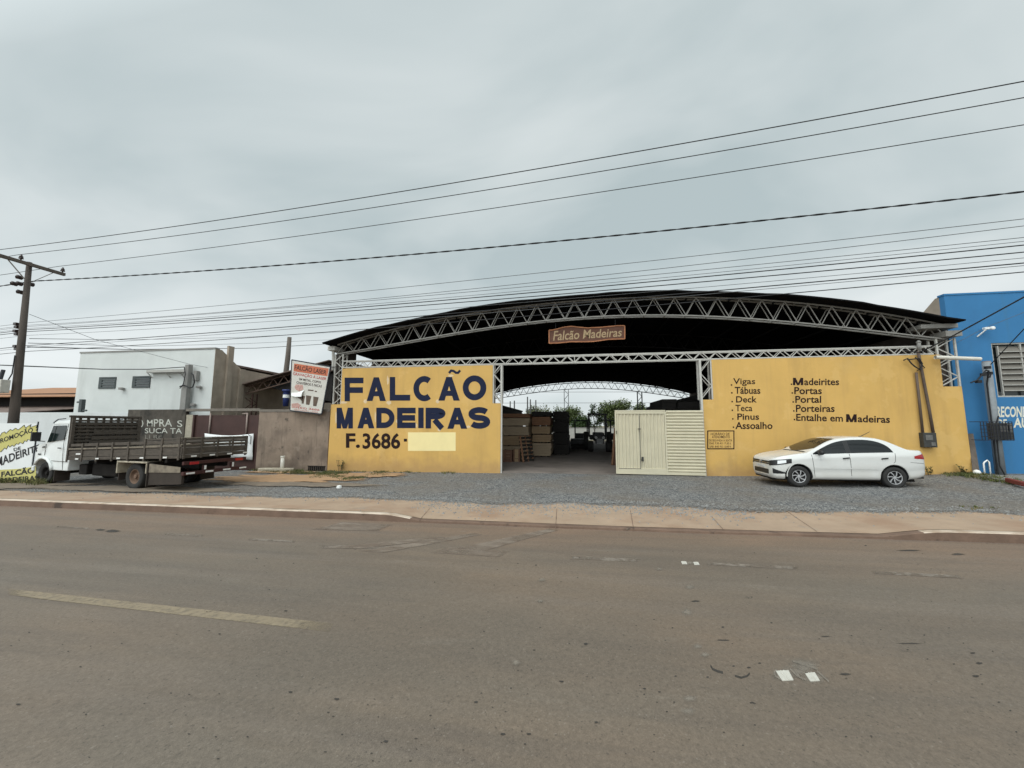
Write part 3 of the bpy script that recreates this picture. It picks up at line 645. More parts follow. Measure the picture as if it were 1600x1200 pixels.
# lattice work
def chord_truss(mb, X0, X1, zt, zb, Y, pitch, c=.046, d=.027):
    n = max(1, int(round((X1-X0)/pitch)))*2; xs_ = [X0+(X1-X0)*i/n for i in range(n+1)]
    for a, b in zip(xs_, xs_[1:]):
        mb.bar((a, Y, zt(a)), (b, Y, zt(b)), c); mb.bar((a, Y, zb(a)), (b, Y, zb(b)), c)
    for i, (a, b) in enumerate(zip(xs_, xs_[1:])):
        mb.bar((a, Y+.003, zb(a) if i % 2 == 0 else zt(a)), (b, Y+.003, zt(b) if i % 2 == 0 else zb(b)), d, d)
def arch(Y, name, m_, parent, label=None, two=True):
    mb = MB()
    chord_truss(mb, -10.35, 12.75, ztop, zbot, Y, .78)
    if two:
        chord_truss(mb, -10.35, 12.75, ztop, zbot, Y+.26, .78, .05, .028)
        for i in range(31):
            x = -10.35+23.1*i/30; mb.bar((x, Y, ztop(x)), (x, Y+.26, ztop(x)), .03); mb.bar((x, Y, zbot(x)), (x, Y+.26, zbot(x)), .03)
    return tag(mb.build(name, m_, parent), label)
arch(FY+.02, 'arch_truss', 'arch_paint', shed, 'front arched lattice truss, pale grey')
mb = MB(); zg1, zg0 = (lambda x: 4.64), (lambda x: 4.36)
chord_truss(mb, -10.05, 12.3, zg1, zg0, FY+.03, .56, .044, .026)
for x in (0.02, 2.1): mb.bar((x, FY+.03, 4.36), (x, FY+.03, 4.64), .03)
mb.build('lattice_girder', 'truss_paint', shed)
mb = MB(); chord_truss(mb, -10.05, 12.3, zg1, zg0, FY+.27, .56, .045, .026); mb.build('lattice_girder', 'truss_paint', shed)
def lattice_post(x0, x1, z0, z1, Y, dep, m_, parent, pitch=.45, flip=0, c=.055):
    mb = MB()
    for y in (Y, Y+dep):
        for x in (x0, x1): mb.bar((x, y, z0), (x, y, z1), c)
        n = max(1, int(round((z1-z0)/pitch))); 
        for i in range(n):
            a, b = z0+(z1-z0)*i/n, z0+(z1-z0)*(i+1)/n; xa, xb = (x0, x1) if (i+flip) % 2 == 0 else (x1, x0)
            mb.bar((xa, y+.004, a), (xb, y+.004, b), .03)
    return mb.build('lattice_column', m_, parent)
lattice_post(-10.43, -10.06, 2.75, 4.96, FY+.05, .3, 'truss_paint', shed, .32)
lattice_post(-3.28, -2.95, 2.75, 4.36, FY+.05, .3, 'truss_paint', shed, .4, 1)
lattice_post(4.68, 5.08, 2.84, 4.36, FY+.05, .3, 'truss_paint', shed, .48)
lattice_post(12.43, 12.98, 3.23, 4.9, FY+.05, .3, 'truss_paint', shed, .36)
mb = MB()                                       # jambs of the gateway running down beside the walls
mb.box(-2.958, -2.90, FY+.02, FY+.12, -.1, 4.33); mb.build('gate_jamb', 'truss_paint', shed); mb = MB(); mb.box(4.64, 4.715, FY-.03, FY+.1, 0, 4.33); mb.build('gate_jamb', 'truss_paint', shed)
mb = MB(); mb.box(-10.72, -10.38, FY-.12, FY+.5, 5.12, 5.30); mb.tube([(-10.56, FY+.05, 5.12), (-10.53, FY+.05, 4.5), (-10.53, FY+.05, 4.25)], .06); mb.build('gutter', 'truss_paint', shed)
mb = MB(); mb.box(11.9, 13.0, FY-.12, FY+.5, 5.24, 5.38); mb.box(12.55, 13.03, FY-.2, FY+.4, 4.93, 5.12); mb.build('gutter', 'arch_paint', shed)
mb = MB()
rx = frange(-10.7, 12.95, .5); jag = [.0]*len(rx)
ry = [FY-.55]+frange(FY+.4, 45.4, 3)
def rz(x): return ztop(max(-10.4, min(12.8, x)))+.09-(.25*max(0, -10.4-x))
mb.grid([[(x, y+(.08 if (i//6) % 2 and j == 0 else 0), rz(x)) for i, x in enumerate(rx)] for j, y in enumerate(ry)])
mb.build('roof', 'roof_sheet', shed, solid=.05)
mb = MB()
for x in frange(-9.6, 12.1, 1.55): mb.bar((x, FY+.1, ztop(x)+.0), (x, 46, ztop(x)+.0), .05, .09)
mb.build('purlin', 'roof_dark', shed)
for Y in (21.5, 27.6, 33.7, 39.8): arch(Y, 'arch_truss', 'roof_dark', shed, 'inner arched truss lost in the dark', two=False)  # near-black colour carries the gloom under the roof
arch(46, 'arch_truss', 'window_metal', shed, 'rear arched truss seen against the sky')  # backlit shade of rear truss and columns is put into this dark colour
for x0 in (at(881.5, 620, 46).x, at(996.5, 620, 46).x): lattice_post(x0, x0+.5, 0, zbot(x0)+.0, 46.05, .4, 'window_metal', shed, .6)
mb = MB(); mb.box(-10.62, -10.44, 15.55, 46, -.3, 4.80); mb.box(-10.62, -10.44, 18.75, 46, 4.80, 5.30); mb.box(-10.62, -10.44, FY+.4, 16.99, 4.80, 5.28); mb.build('side_wall', 'shed_block', shed)
mb = MB(); mb.box(12.80, 13.0, 15.75, 46, -.3, 5.75); mb.build('side_wall', 'shed_block', shed)
m = MB(); m.grid([[(x, y, .03+.0*x) for x in frange(-10.44, 12.86, 2.5)] for y in (FY+.05, 20, 26, 34, 47)])
m.grid([[(x, FY+.05, z) for x in frange(-10.44, 12.86, 2.5)] for z in (.03, -.2)])
tag(m.build('shed_floor', 'shed_floor'), kind='structure')
# carved sign hung under the arch
sg = thing('hanging_sign', at(917, 536, FY+.35), 'carved brown wooden sign lettered Falcão Madeiras hung under the front arch', 'sign')
SY = FY+.35
tl, tr_, br, bl = at(858, 516, SY), at(976, 509.5, SY), at(976, 529.5, SY), at(858, 536.5, SY)
def sgp(u, v): return (bl*(1-u)+br*u)*(1-v)+(tl*(1-u)+tr_*u)*v
top = [(0, 1), (.04, .99), (.12, 1.06), (.2, 1.17), (.3, 1.2), (.4, 1.1), (.52, 1.0), (.7, 1.0), (.9, 1.05), (1, 1.02)]
bot = [(1, 0), (.8, .03), (.6, -.06), (.45, -.04), (.3, .02), (.12, -.02), (0, 0)]
mb = MB(); mb.poly([sgp(*p) for p in top+bot], .05); mb.build('board', 'sign_wood', sg, bevel=.008)
mb = MB(); pts = [sgp(*p)+Vector((0, -.01, 0)) for p in top+bot+[top[0]]]
for a, b in zip(pts, pts[1:]): mb.bar(a, b, .045, .04)
mb.build('border', 'sign_edge', sg)
mb = MB(); mb.add(*[[p+Vector((.12*(p.z-bl.z), 0, 0)) for p in (lambda q: q)(put_text(MB(), 'Falcão Madeiras', [sgp(.05, .92), sgp(.95, .86), sgp(.95, .2), sgp(.05, .18)], NF, .012, .008).v)], text_geo('Falcão Madeiras', .012)[1]])
mb.build('lettering', 'sign_letter', sg)
for u in (.09, .88):
    p = sgp(u, 1.0); mb = MB(); mb.tube([p, (p.x, SY, zbot(p.x))], .012, 6); mb.build('hanging_wire', 'wire_black', sg)
# sliding gate in corrugated cream sheet
gt = thing('sliding_gate', (3.1, FY-.2, .02), 'cream corrugated metal sliding gate half closing the shed entrance', 'gate')
GY = FY-.12; gx0, gx1, gxm, gz0, gz1 = 1.50, 4.66, 3.30, .06, 2.44
mb = MB()
for q in ((gx0, gx1, gz0, gz0+.1), (gx0, gxm+.04, gz1-.06, gz1)): mb.box(q[0], q[1], GY-.05, GY+.02, q[2], q[3])
for x in (gx0, gxm): mb.box(x, x+.06, GY-.048, GY+.018, gz0+.1, gz1-.06)
mb.box(gx0+.06, gxm, GY-.046, GY+.0, gz0+.1, gz0+.22); mb.box(gx0+.06, gxm, GY-.046, GY+.0, gz1-.14, gz1-.06)
mb.build('frame', 'cream_metal', gt, bevel=.006)
mb = MB(); prof = []
x = gx0+.06
while x < gxm-.001:
    for dx_, dy_ in ((0, 0), (.025, -.032), (.06, -.032), (.085, 0)): prof.append((min(x+dx_, gxm), GY+.0+dy_))
    x += .128
mb.grid([[(a, b, z) for a, b in prof] for z in (gz0+.2, gz1-.12)]); mb.build('ribbed_panel', 'cream_metal', gt)
mb = MB(); prof = []; z = gz0+.1
while z < gz1-.02:
    for dz_, dy_ in ((0, -.005), (.03, -.05), (.065, -.05), (.1, -.005)): prof.append((min(z+dz_, gz1+.03), GY+dy_))
    z += .114
mb.grid([[(a, y, z_) for z_, y in prof] for a in (gxm+.06, gx1)]); mb.build('ribbed_panel', 'cream_metal', gt)
mb = MB(); mb.box(2.385, 2.40, GY-.055, GY-.04, gz0+.22, gz1-.14); mb.box(1.6, 2.40, GY-.055, GY-.047, gz0+.2, gz0+.215); mb.build('wicket_seam', 'frame_black', gt)
mb = MB(); mb.box(2.43, 2.50, GY-.09, GY-.04, .55, .70); mb.box(2.44, 2.49, GY-.1, GY-.09, .58, .62); mb.build('lock', 'meter_grey', gt); mb = MB(); mb.box(2.33, 2.44, GY-.09, GY-.05, 1.72, 1.75); mb.build('latch', 'meter_grey', gt); mb = MB(); mb.box(1.53, 1.55, GY-.09, GY-.05, 1.55, 1.66); mb.build('handle', 'meter_grey', gt)

# ------------------------------------------------------------------ left neighbours
# rendered wall between the maroon gate and the shed
cw = thing('rendered_wall', (-12.3, FY, -.15), 'stained brown rendered yard wall between the maroon gate and the yellow shed wall', 'wall')
mb = MB(); mb.box(-14.04, -10.55, FY+.02, FY+.2, -.4, 2.42); mb.build('wall', 'brown_render', cw, bevel=.01)
mb = MB(); mb.box(-14.04, -10.55, FY+.0, FY+.22, 2.42, 2.53); mb.build('coping', 'grey_beam', cw, bevel=.01)
mb = MB(); 
for i in range(9): mb.box(-11.42+.09*i, -11.37+.09*i, FY-.01, FY+.03, -.1, .06)
mb.box(-11.45, -10.62, FY+.012, FY+.03, -.12, -.1); mb.box(-11.45, -10.62, FY-.012, FY+.03, .06, .09); mb.build('vent', 'chassis', cw)
# mould-black wall with graffiti
mw = thing('block_wall', (-19.5, FY, -.2), 'black mouldy wall with white hand painted graffiti beside the maroon gate', 'wall')
mb = MB(); mb.box(-21.2, -17.94, FY+.02, FY+.2, -.5, 2.55); o_ = mb.build('wall', 'mould_wall', mw, bevel=.01)
mb = MB()
for t_, q, b in (('O', (216.5, 656, 224, 667.5), 0), ('M', (230, 656, 238.5, 666), .004), ('PRA', (240.5, 655, 269, 666.5), .006), ('S', (277, 657, 285, 667), 0), ('SUCA', (226.5, 669, 262, 677), .006), ('TA', (266, 669, 284.5, 677.5), .006)):
    put_text(mb, t_, rect(*q, FY+.02), NF, b, .004)
mb.build('graffiti', 'graffiti_white', o_)
mb = MB(); put_text(mb, 'LI RE', rect(227, 679.5, 253, 685.5, FY+.02), NF, .006, .004); mb.build('graffiti', 'graffiti_faint', o_)
# maroon sheet gate, with the beam over it and the pale board beside it
mg = thing('metal_gate', (-15.7, FY, -.2), 'dark maroon sheet metal yard gate under a weathered beam', 'gate')
mb = MB()
for a, b in ((-17.44, -16.63), (-16.61, -14.10)): mb.box(a, b, FY+.1, FY+.14, -.25, 2.28)
mb.build('gate_leaf', 'gate_maroon', mg, bevel=.006)
mb = MB(); mb.box(-17.95, -14.04, FY+.02, FY+.22, 2.46, 2.58); mb.build('beam', 'grey_beam', mg, bevel=.01)
for x in (-14.13, -17.53): mb = MB(); mb.box(x, x+.085, FY+.02, FY+.2, -.3, 2.3); mb.build('gate_post', 'gate_maroon', mg, bevel=.006)
for x, zb_ in ((-16.62, 1.35), (-14.68, 1.40)):
    mb = MB(); mb.tube([(x, FY+.06, 2.36), (x, FY+.06, zb_)], .035, 8)
    if x > -15: mb.tube([(x-.25, FY+.06, 2.34), (x+.02, FY+.06, 2.36)], .03, 8)
    mb.build('pipe', 'pipe_rust', mg, smooth=True)
mb = MB(); mb.box(-17.93, -17.51, FY+.06, FY+.12, -.3, 2.3); tag(mb.build('plywood_board', 'fender_beige', None), 'pale weathered plywood board standing between the graffiti wall and the maroon gate', 'board')
mb = MB(); gp = []
for i in range(13):
    t = i/12; a = at(lerp(319.5, 396, t), lerp(677, 677.5, t)+math.sin(t*math.pi)*3.2, FY-.04); b = at(lerp(321, 394, t), lerp(712, 719, t)-.8*math.sin(t*3), FY-.04)
    gp.append([a.lerp(b, k/6)+Vector((0, .018*fnoise(i*.9+k*.8, 1), 0)) for k in range(7)])
mb.grid(gp); cl = mb.build('cloth_banner', 'cloth_white', None, smooth=True, solid=.004)
tag(cl, 'white cloth banner tied across the maroon gate behind the truck tail', 'banner')
mb = MB()
for pts in ([(379, 680), (384, 682), (386, 690), (383, 704)], [(388, 679), (392, 681), (391, 694)], [(372, 684), (377, 686), (377, 700)]): mb.tube([at(x, y, FY-.075) for x, y in pts], .02, 5)
o_ = mb.build('print', 'print_grey', None); o_.parent = cl
# white low wall far left
lw = thing('white_wall', (-25, FY, -.4), 'low whitewashed yard wall behind the promotion banner', 'wall')
mb = MB(); mb.box(-60, -21.22, FY+.04, FY+.2, -.9, 2.43); mb.build('wall', 'white_wall', lw, bevel=.01)
# white two-storey building with its bare block side wall
WY = 16.5
wb = thing('white_building', (-22, WY, -.3), 'plain white two storey building with two small louvred windows and a bare block side wall', 'building')
xL, xR = -26.36, -17.9
mb = MB(); mb.poly([(xL, WY, -.5), (xR, WY, -.5), (xR, WY, 5.64), (xL, WY, 5.69)], .2); fw = mb.build('front_wall', 'white_render', wb, bevel=.01)
mb = MB(); mb.box(xL-.02, xR+.02, WY-.03, WY+.24, 5.655, 5.73); mb.build('coping', 'post_grey', wb)
pts = [at_x(x, y, xR+.012) for x, y in ((347, 547), (377, 577), (420, 585.5), (520, 601))]
sidep = [(xR+.012, WY+.003, -.5), (xR+.012, WY+.003, 5.65)]+[(xR+.012, p.y, p.z) for p in pts]+[(xR+.012, pts[-1].y, -.5)]
mb = MB(); mb.poly(sidep, -.2, (1, 0, 0)); mb.build('side_wall', 'brown_block', wb)
mb = MB()
for x, y in ((358, 556), (376.5, 577)):
    p = at_x(x, y, xR); mb.box(xR+.013, xR+.13, p.y-.16, p.y+.16, -.4, p.z+(.5 if x < 370 else .0))
mb.build('pier', 'brown_block', wb)
mb = MB(); mb.box(xL, xL+.2, WY+.2, 30, -.5, 5.0); mb.box(xL, xR-.2, 30, 30.2, -.5, 4.9); mb.build('side_wall', 'white_render', wb)
mb = MB(); mb.poly([(xL+.2, WY+.2, 5.0), (xR-.2, WY+.2, 5.0), (xR-.2, 30, 4.8), (xL+.2, 30, 4.8)], .1, (0, 0, 1)); mb.build('roof', 'fibre_roof', wb)
for x0, y0, x1, y1 in ((154, 589.5, 180.3, 607.5), (206.5, 588, 234.2, 606.2)):
    tl, tr_, br, bl = rect(x0, y0, x1, y1, WY-.005); X0, X1, Z0, Z1 = bl.x, br.x, bl.z, tl.z
    mb = MB(); d = .09
    for q in ((X0, X1, Z0, Z0+d), (X0, X1, Z1-d, Z1), (X0, X0+.2, Z0+d, Z1-d), (X1-.07, X1, Z0+d, Z1-d)): mb.box(q[0], q[1], WY-.04, WY+.0, q[2], q[3])
    wf = mb.build('window', 'window_metal', wb, bevel=.005)
    mb = MB(); mb.box(X0+.2, X1-.07, WY-.012, WY-.002, Z0+d, Z1-d); mb.build('pane', 'window_glass', wf)
    mb = MB()
    for k in range(3):
        z = lerp(Z0+d, Z1-d, (k+.6)/3.2); mb.poly([(X0+.2, WY-.05, z), (X1-.07, WY-.05, z), (X1-.07, WY-.013, z+.07), (X0+.2, WY-.013, z+.07)], .012, (0, 0, 1))
    mb.build('louvre', 'window_metal', wf)
mb = MB(); p0, p1 = at(235, 583, WY-.1), at(295, 582, WY-.1)
mb.box(p0.x, p1.x, WY-.3, WY-.005, p0.z, p0.z+.13)
for t in (.02, .5, .85): mb.bar((lerp(p0.x, p1.x, t), WY-.28, p0.z), (lerp(p0.x, p1.x, t), WY-.02, p0.z-.25), .03)
mb.build('shelf', 'light_bar', wb)
for x, y in ((191, 607.5), (303, 632.5), (312, 605)):
    p = at(x, y, WY-.1); mb = MB(); mb.box(p.x-.12, p.x+.02, WY-.2, WY-.004, p.z-.05, p.z+.06); mb.lathe([(.01, -.12), (.07, -.1), (.07, .02), (.01, .03)], (p.x+.06, WY-.12, p.z), n=12); mb.build('spot_lamp', 'post_grey', wb)
# slim service post standing against the white building
sp_ = thing('service_post', (-19.6, WY-.25, 2), 'grey concrete service post with looped cable against the white building', 'post')
p0, p1 = at(296, 570, WY-.25), at(291, 640, WY-.25)
mb = MB(); mb.box(p0.x-.11, p0.x+.11, WY-.38, WY-.14, 0, p0.z); mb.build('post', 'post_grey', sp_, bevel=.02)
mb = MB(); mb.box(p0.x-.3, p0.x-.12, WY-.3, WY-.16, 0, p0.z-1.05); mb.build('conduit', 'post_grey', sp_, bevel=.02)
mb = MB(); mb.box(p0.x+.22, p0.x+.40, WY-.2, WY-.03, p0.z-.8, p0.z-.3); mb.build('box', 'post_grey', sp_, bevel=.01)
mb = MB(); lp = [at(x, y, WY-.45) for x, y in ((288, 574), (289.5, 585), (286.5, 600), (281, 607))]; mb.tube(lp, .02, 6)
lp = [at(x, y, WY-.45) for x, y in ((281, 604), (288, 602), (296, 606), (301, 605), (304, 597), (302, 586), (299, 583))]; mb.tube(lp, .028, 6); mb.build('cable_loop', 'wire_black', sp_, smooth=True)
p = at(128.5, 624, FY+.3); q = at(126.5, 646, FY+.3)
mb = MB(); mb.box(p.x-.09, p.x+.09, FY+.24, FY+.4, 1.9, p.z); mb.box(p.x-.3, p.x-.1, FY+.28, FY+.33, p.z-.18, p.z-.10); mb.box(p.x+.1, p.x+.36, FY+.28, FY+.33, p.z-.6, p.z-.52)
tag(mb.build('fence_post', 'window_metal', None, bevel=.006), 'short dark steel post with brackets rising over the low white wall', 'post')
# orange tiled shed beyond, far left
oh = thing('far_shed', (-36, 22, -.4), 'low shed with an orange tin roof over older fibre sheets beyond the white wall', 'shed')
a, b = at(-160, 592, 24), at(112, 611, 24)
mb = MB(); mb.poly([(a.x, 24, 4.05), (b.x+1, 24, 3.95), (b.x+2, 34, 5.6), (a.x, 34, 5.8)], .06, (0, 0, 1)); mb.build('roof', 'orange_roof', oh)
mb = MB(); mb.poly([(a.x, 20.5, 2.55), (b.x, 20.5, 2.5), (b.x+1.5, 25.5, 3.28), (a.x, 25.5, 3.3)], .05, (0, 0, 1)); mb.build('lower_roof', 'fibre_roof', oh)
mb = MB(); mb.box(a.x, b.x+1, 25.6, 25.8, -.5, 4.4); mb.build('wall', 'dark_void', oh)
# lean-to with a rusty truss
LY = 18.5
lt = thing('lean_to_shed', (-13.5, LY, 0), 'rusty lean-to roof on a lattice truss behind the brown yard wall', 'shed')
A, B = at(352, 613, LY), at(517, 566.5, LY)
def lz(x): return A.z+(B.z-A.z)*((x-A.x)/(B.x-A.x))**.94 if x > A.x else A.z
mb = MB(); xs_ = [A.x-.35]+frange(A.x, B.x+.15, .45)
mb.grid([[(x, y, lz(x)+(.05 if x >= A.x else -.02)) for x in xs_] for y in (LY-.4, LY+1.5, LY+3.2)]); mb.build('roof', 'fibre_roof', lt, solid=.05)
mb = MB(); chord_truss(mb, A.x+.1, B.x+.1, lambda x: lz(x)-.04, lambda x: lz(x)-.46, LY, .62, .05, .035); mb.build('truss', 'rust_truss', lt)
lattice_post(A.x+1.0, A.x+1.75, .5, lz(A.x+1.3)-.45, LY, .3, 'gate_maroon', lt, .5)
mb = MB(); mb.box(A.x+2.1, -10.66, LY+3.0, LY+3.2, 3.2, 4.9); mb.poly([(A.x+2.3, LY+.2, lz(A.x+2.3)-.2), (B.x, LY+.2, 4.6), (B.x, LY+.2, 3.0), (-12.4, LY+.2, 3.0), (-13.4, LY+.2, 3.2), (-14.4, LY+.2, 3.25)], 2.6); mb.build('under_roof_shade', 'dark_void', lt)  # near-black block standing in for the shade under the lean-to roof
p = at(448, 609, 17.6)
bd = thing('blue_drum', (p.x, 17.6, p.z-.6), 'blue plastic drum with a white band beside the laser engraving sign', 'drum')
mb = MB(); mb.lathe([(.0, -.85), (.13, -.85), (.15, -.3), (.15, -.1), (.2, -.08), (.2, 0), (0, .02)], (p.x, 17.6, p.z), 'z', 16); mb.build('body', 'blue_plastic', bd, smooth=True)
mb = MB(); mb.lathe([(.156, -.42), (.156, -.26)], (p.x, 17.6, p.z), 'z', 16); mb.build('band', 'cloth_white', bd, smooth=True)
p, q = at(452.5, 527, 23), at(446, 590, 23)
mb = MB(); mb.tube([(q.x-.25, 23, -.2), q, p.lerp(q, .5)+Vector((.03, 0, 0)), p], [.2, .17, .16, .13], 9); tag(mb.build('wooden_post', 'grey_wood', None, smooth=True), 'rough grey wooden pole rising behind the lean-to roof', 'pole')
# laser engraving sign
LS = FY-.25
ls = thing('laser_sign', at(484, 645, LS), 'tilted peeling banner sign reading FALCÃO LASER hung on the shed corner', 'sign')
Q = [at(456.5, 563.5, LS), at(515.3, 573.8, LS), at(502, 646.3, LS), at(453.7, 640.8, LS)]
def lq(u, v): return (Q[3]*(1-u)+Q[2]*u)*(1-v)+(Q[0]*(1-u)+Q[1]*u)*v
mb = MB(); mb.poly([lq(0, 0), lq(1, 0), lq(1, 1), lq(0, 1)], .03); mb.build('board', 'laser_board', ls)
mb = MB()
for a, b in (((-.012, 0), (-.012, 1.02)), ((-.012, 1.015), (1.01, 1.015)), ((1.01, 1.015), (1.01, 0)), ((-.012, -.01), (1.01, -.01))): mb.bar(lq(*a)+Vector((0, .02, 0)), lq(*b)+Vector((0, .02, 0)), .045, .05)
mb.bar(lq(.9, .98), (-10.4, FY+.05, lq(1, .98).z+.1), .03); mb.build('frame', 'frame_black', ls)
mb = MB(); mb.poly([lq(.06, .95), lq(.98, .97), lq(.98, .80), lq(.05, .79)], .004, NF); mb.build('title_band', 'laser_orange', ls)
def lt_(t_, u0, v1, u1, v0, m_, nm, bold=.012, mb_=None):
    mb = mb_ or MB(); put_text(mb, t_, [lq(u0, v1), lq(u1, v1), lq(u1, v0), lq(u0, v0)], NF, bold, .006)
    return mb if mb_ else mb.build(nm, m_, ls)
lt_('FALCÃO LASER', .08, .945, .94, .83, 'laser_ink', 'lettering', .02)
lt_('GRAVAÇÃO À LASER', .04, .785, .97, .70, 'laser_red', 'lettering', .012)
mb = MB(); lt_('EM METAL, COPOS', .22, .675, .84, .62, 0, 0, .012, mb); lt_('CHAVEIROS E FACAS', .15, .60, .88, .545, 0, 0, .012, mb); mb.build('lettering', 'laser_ink', ls)
mb = MB(); lt_('(62) 3686-0000'[:9], .25, .09, .93, .04, 0, 0, .01, mb); lt_('GRAVAÇÃO LASER', .12, .035, .9, .005, 0, 0, .005, mb); mb.build('lettering', 'laser_red', ls)
mb = MB()
for u0, v0, u1, v1, tp in ((.46, .15, .62, .34, .03), (.68, .14, .84, .335, .03), (.33, .16, .43, .32, .02)):
    mb = MB(); mb.poly([lq(u0+tp, v0), lq(u1-tp, v0), lq(u1, v1), lq(u0, v1)], .005, NF); mb.build('printed_cup', 'laser_brown', ls)
mb = MB()
mb.poly([lq(.50, .44), lq(.66, .445), lq(.66, .47), lq(.5, .465)], .005, NF); mb.poly([lq(.70, .435), lq(.76, .435), lq(.76, .46), lq(.7, .46)], .005, NF)
mb.poly([lq(.12, .30), lq(.38, .29), lq(.36, .2), lq(.30, .24)], .005, NF)
mb.build('printed_pictures', 'laser_brown', ls)
mb = MB(); mb.poly([lq(.10, .47), lq(.14, .53), lq(.34, .54), lq(.36, .45), lq(.26, .40), (lq(.15, .42))], .005, NF); mb.build('printed_hand', 'laser_pink', ls); mb = MB(); mb.poly([lq(.03, .13), lq(.22, .16), lq(.34, .12), lq(.2, .05), lq(.04, .05)], .005, NF); mb.build('printed_pictures', 'laser_pink', ls)
mb = MB(); mb.grid([[lq(.02, .35)+Vector((0, -.008, 0)), lq(.2, .37)+Vector((0, -.008, 0)), lq(.4, .44)+Vector((0, -.01, 0))], [lq(.03, .31)+Vector((0, -.05, 0)), lq(.2, .31)+Vector((0, -.10, 0)), lq(.38, .38)+Vector((0, -.10, 0))], [lq(.05, .285)+Vector((0, -.06, 0)), lq(.22, .28)+Vector((0, -.13, 0)), lq(.37, .30)+Vector((0, -.11, 0))]]); mb.build('peeled_corner', 'cloth_white', ls, smooth=True)
# stone slab and pipe stub by the wall
p = at(428, 737, FY-.5); mb = MB(); rs = random.Random(5); ol = []
for i in range(18):
    a = 2*math.pi*i/18; ol.append((p.x+.82*math.copysign(abs(math.cos(a))**.6, math.cos(a))+rs.uniform(-.04, .04), FY-.42+.24*math.sin(a)+rs.uniform(-.03, .03)))
mb.poly([(x, y, g(x)-.05) for x, y in ol], .22, (0, 0, 1)); tag(mb.build('stone_slab', 'fender_beige', None, bevel=.07), 'weathered pale concrete lump lying at the foot of the brown wall', 'stone')
p = at(441, 728, FY-.35); mb = MB(); mb.tube([(p.x, FY-.35, g(p.x)), (p.x, FY-.35, p.z+.36)], .075, 12); mb.lathe([(.075, .0), (.085, .02), (.085, .08), (.06, .085)], (p.x, FY-.35, p.z+.34), 'z', 12); tag(mb.build('pipe_stub', 'pvc_white', None, smooth=True), 'short white pipe stub standing up behind the concrete lump', 'pipe')

# ------------------------------------------------------------------ promotion banner on posts, far left
BY = 10.75
BX, BZ = at(57.5, 661.5, BY).x, at(57.5, 661.5, BY).z
pb = thing('promotion_banner', (-20.8, BY, -.25), 'white street banner lettered PROMOÇÃO DE MADEIRITE with a yellow burst', 'banner')
mb = MB(); mb.poly([(-25.2, BY, -.2), (BX, BY, -.2), (BX, BY, BZ), (-25.2, BY, BZ)], .02); mb.build('sheet', 'promo_white', pb)
for x in (BX, -22.4, -25.2): mb = MB(); mb.box(x-.012, x+.012, BY+.021, BY+.05, -.5, BZ+(.06 if x > -20 else .0)); mb.build('post', 'frame_black', pb)
def zz_(x, y): return x/9.227, 640+y/9.227
burst = [(-120, 560), (-160, 480), (-60, 420), (0, 380), (30, 335), (70, 318), (85, 345), (150, 283), (178, 302), (225, 265), (262, 292), (350, 222), (366, 262), (450, 213), (430, 256), (538, 222), (520, 262), (540, 275), (518, 298), (540, 315), (524, 330), (500, 420), (480, 438), (450, 418), (440, 442), (400, 428), (385, 462), (355, 448), (330, 492), (290, 472), (262, 503), (240, 488), (200, 532), (180, 510), (140, 542), (122, 512), (92, 572), (70, 550), (10, 612)]
mb = MB(); mb.poly([at(*zz_(*p), BY) for p in burst], .003, NF); mb.build('burst', 'promo_yellow', pb)
mb = MB(); bp = [at(*zz_(*p), BY-.006) for p in burst]
for a, b in zip(bp, bp[1:]+bp[:1]): mb.bar(a, b, .016, .006)
mb.build('burst_outline', 'ink_black', pb)
mb = MB(); mb.poly([at(*zz_(*p), BY) for p in ((-260, 880), (0, 868), (260, 855), (440, 830), (480, 815), (520, 820), (520, 1110), (-260, 1130))], .003, NF); mb.build('band', 'promo_yellow', pb)
def pt(mb, t_, q, bold=.02, d=.007): put_text(mb, t_, [at(*zz_(*p), BY) for p in q], NF, bold, d)
mb = MB()
pt(mb, 'PROMOÇÃO', [(-42, 420), (476, 238), (480, 338), (-36, 518)], .022)
pt(mb, 'DE', [(196, 558), (300, 528), (304, 575), (203, 602)], .02)
pt(mb, 'MADEIRITE', [(-55, 700), (570, 498), (575, 590), (-45, 832)], .022)
pt(mb, 'FALCÃO', [(22, 880), (500, 812), (500, 918), (20, 972)], .035)
pt(mb, 'MADEIRAS', [(20, 985), (560, 945), (560, 1025), (20, 1055)], .03)
mb.build('lettering', 'ink_black', pb)

# ------------------------------------------------------------------ utility pole
PX, PY = -20.75, 11.75
def atp(x, y): return at_x(x, y, PX)
t0 = atp(46, 410); PY = t0.y
ut = thing('utility_pole', (PX, PY, -.3), 'tall dark concrete utility pole with a single crossarm behind the promotion banner', 'utility pole')
pbx = atp(22, 660); mb = MB(); mb.tube([(PX+(.05+pbx.y-PY)*0+.33, PY+.05, -.4), (PX+.17, PY+.02, 4), (PX, PY, t0.z)], [.17, .115, .078], 14); mb.build('shaft', 'concrete_pole', ut, smooth=True)
e1, e0 = atp(97, 425), atp(-14, 399); zc = t0.z-.12
arm_y1, arm_y0 = min(e1.y, PY+1.1), PY-1.25
mb = MB(); mb.box(PX+.11, PX+.21, arm_y0, arm_y1, zc-.06, zc+.06); mb.build('crossarm', 'grey_wood', ut, bevel=.01)
mb = MB()
for s in (-1, 1): mb.bar((PX+.13, PY+s*.62, zc-.06), (PX+.1, PY+s*.1, zc-.62), .04, .02)
mb.build('brace', 'post_grey', ut)
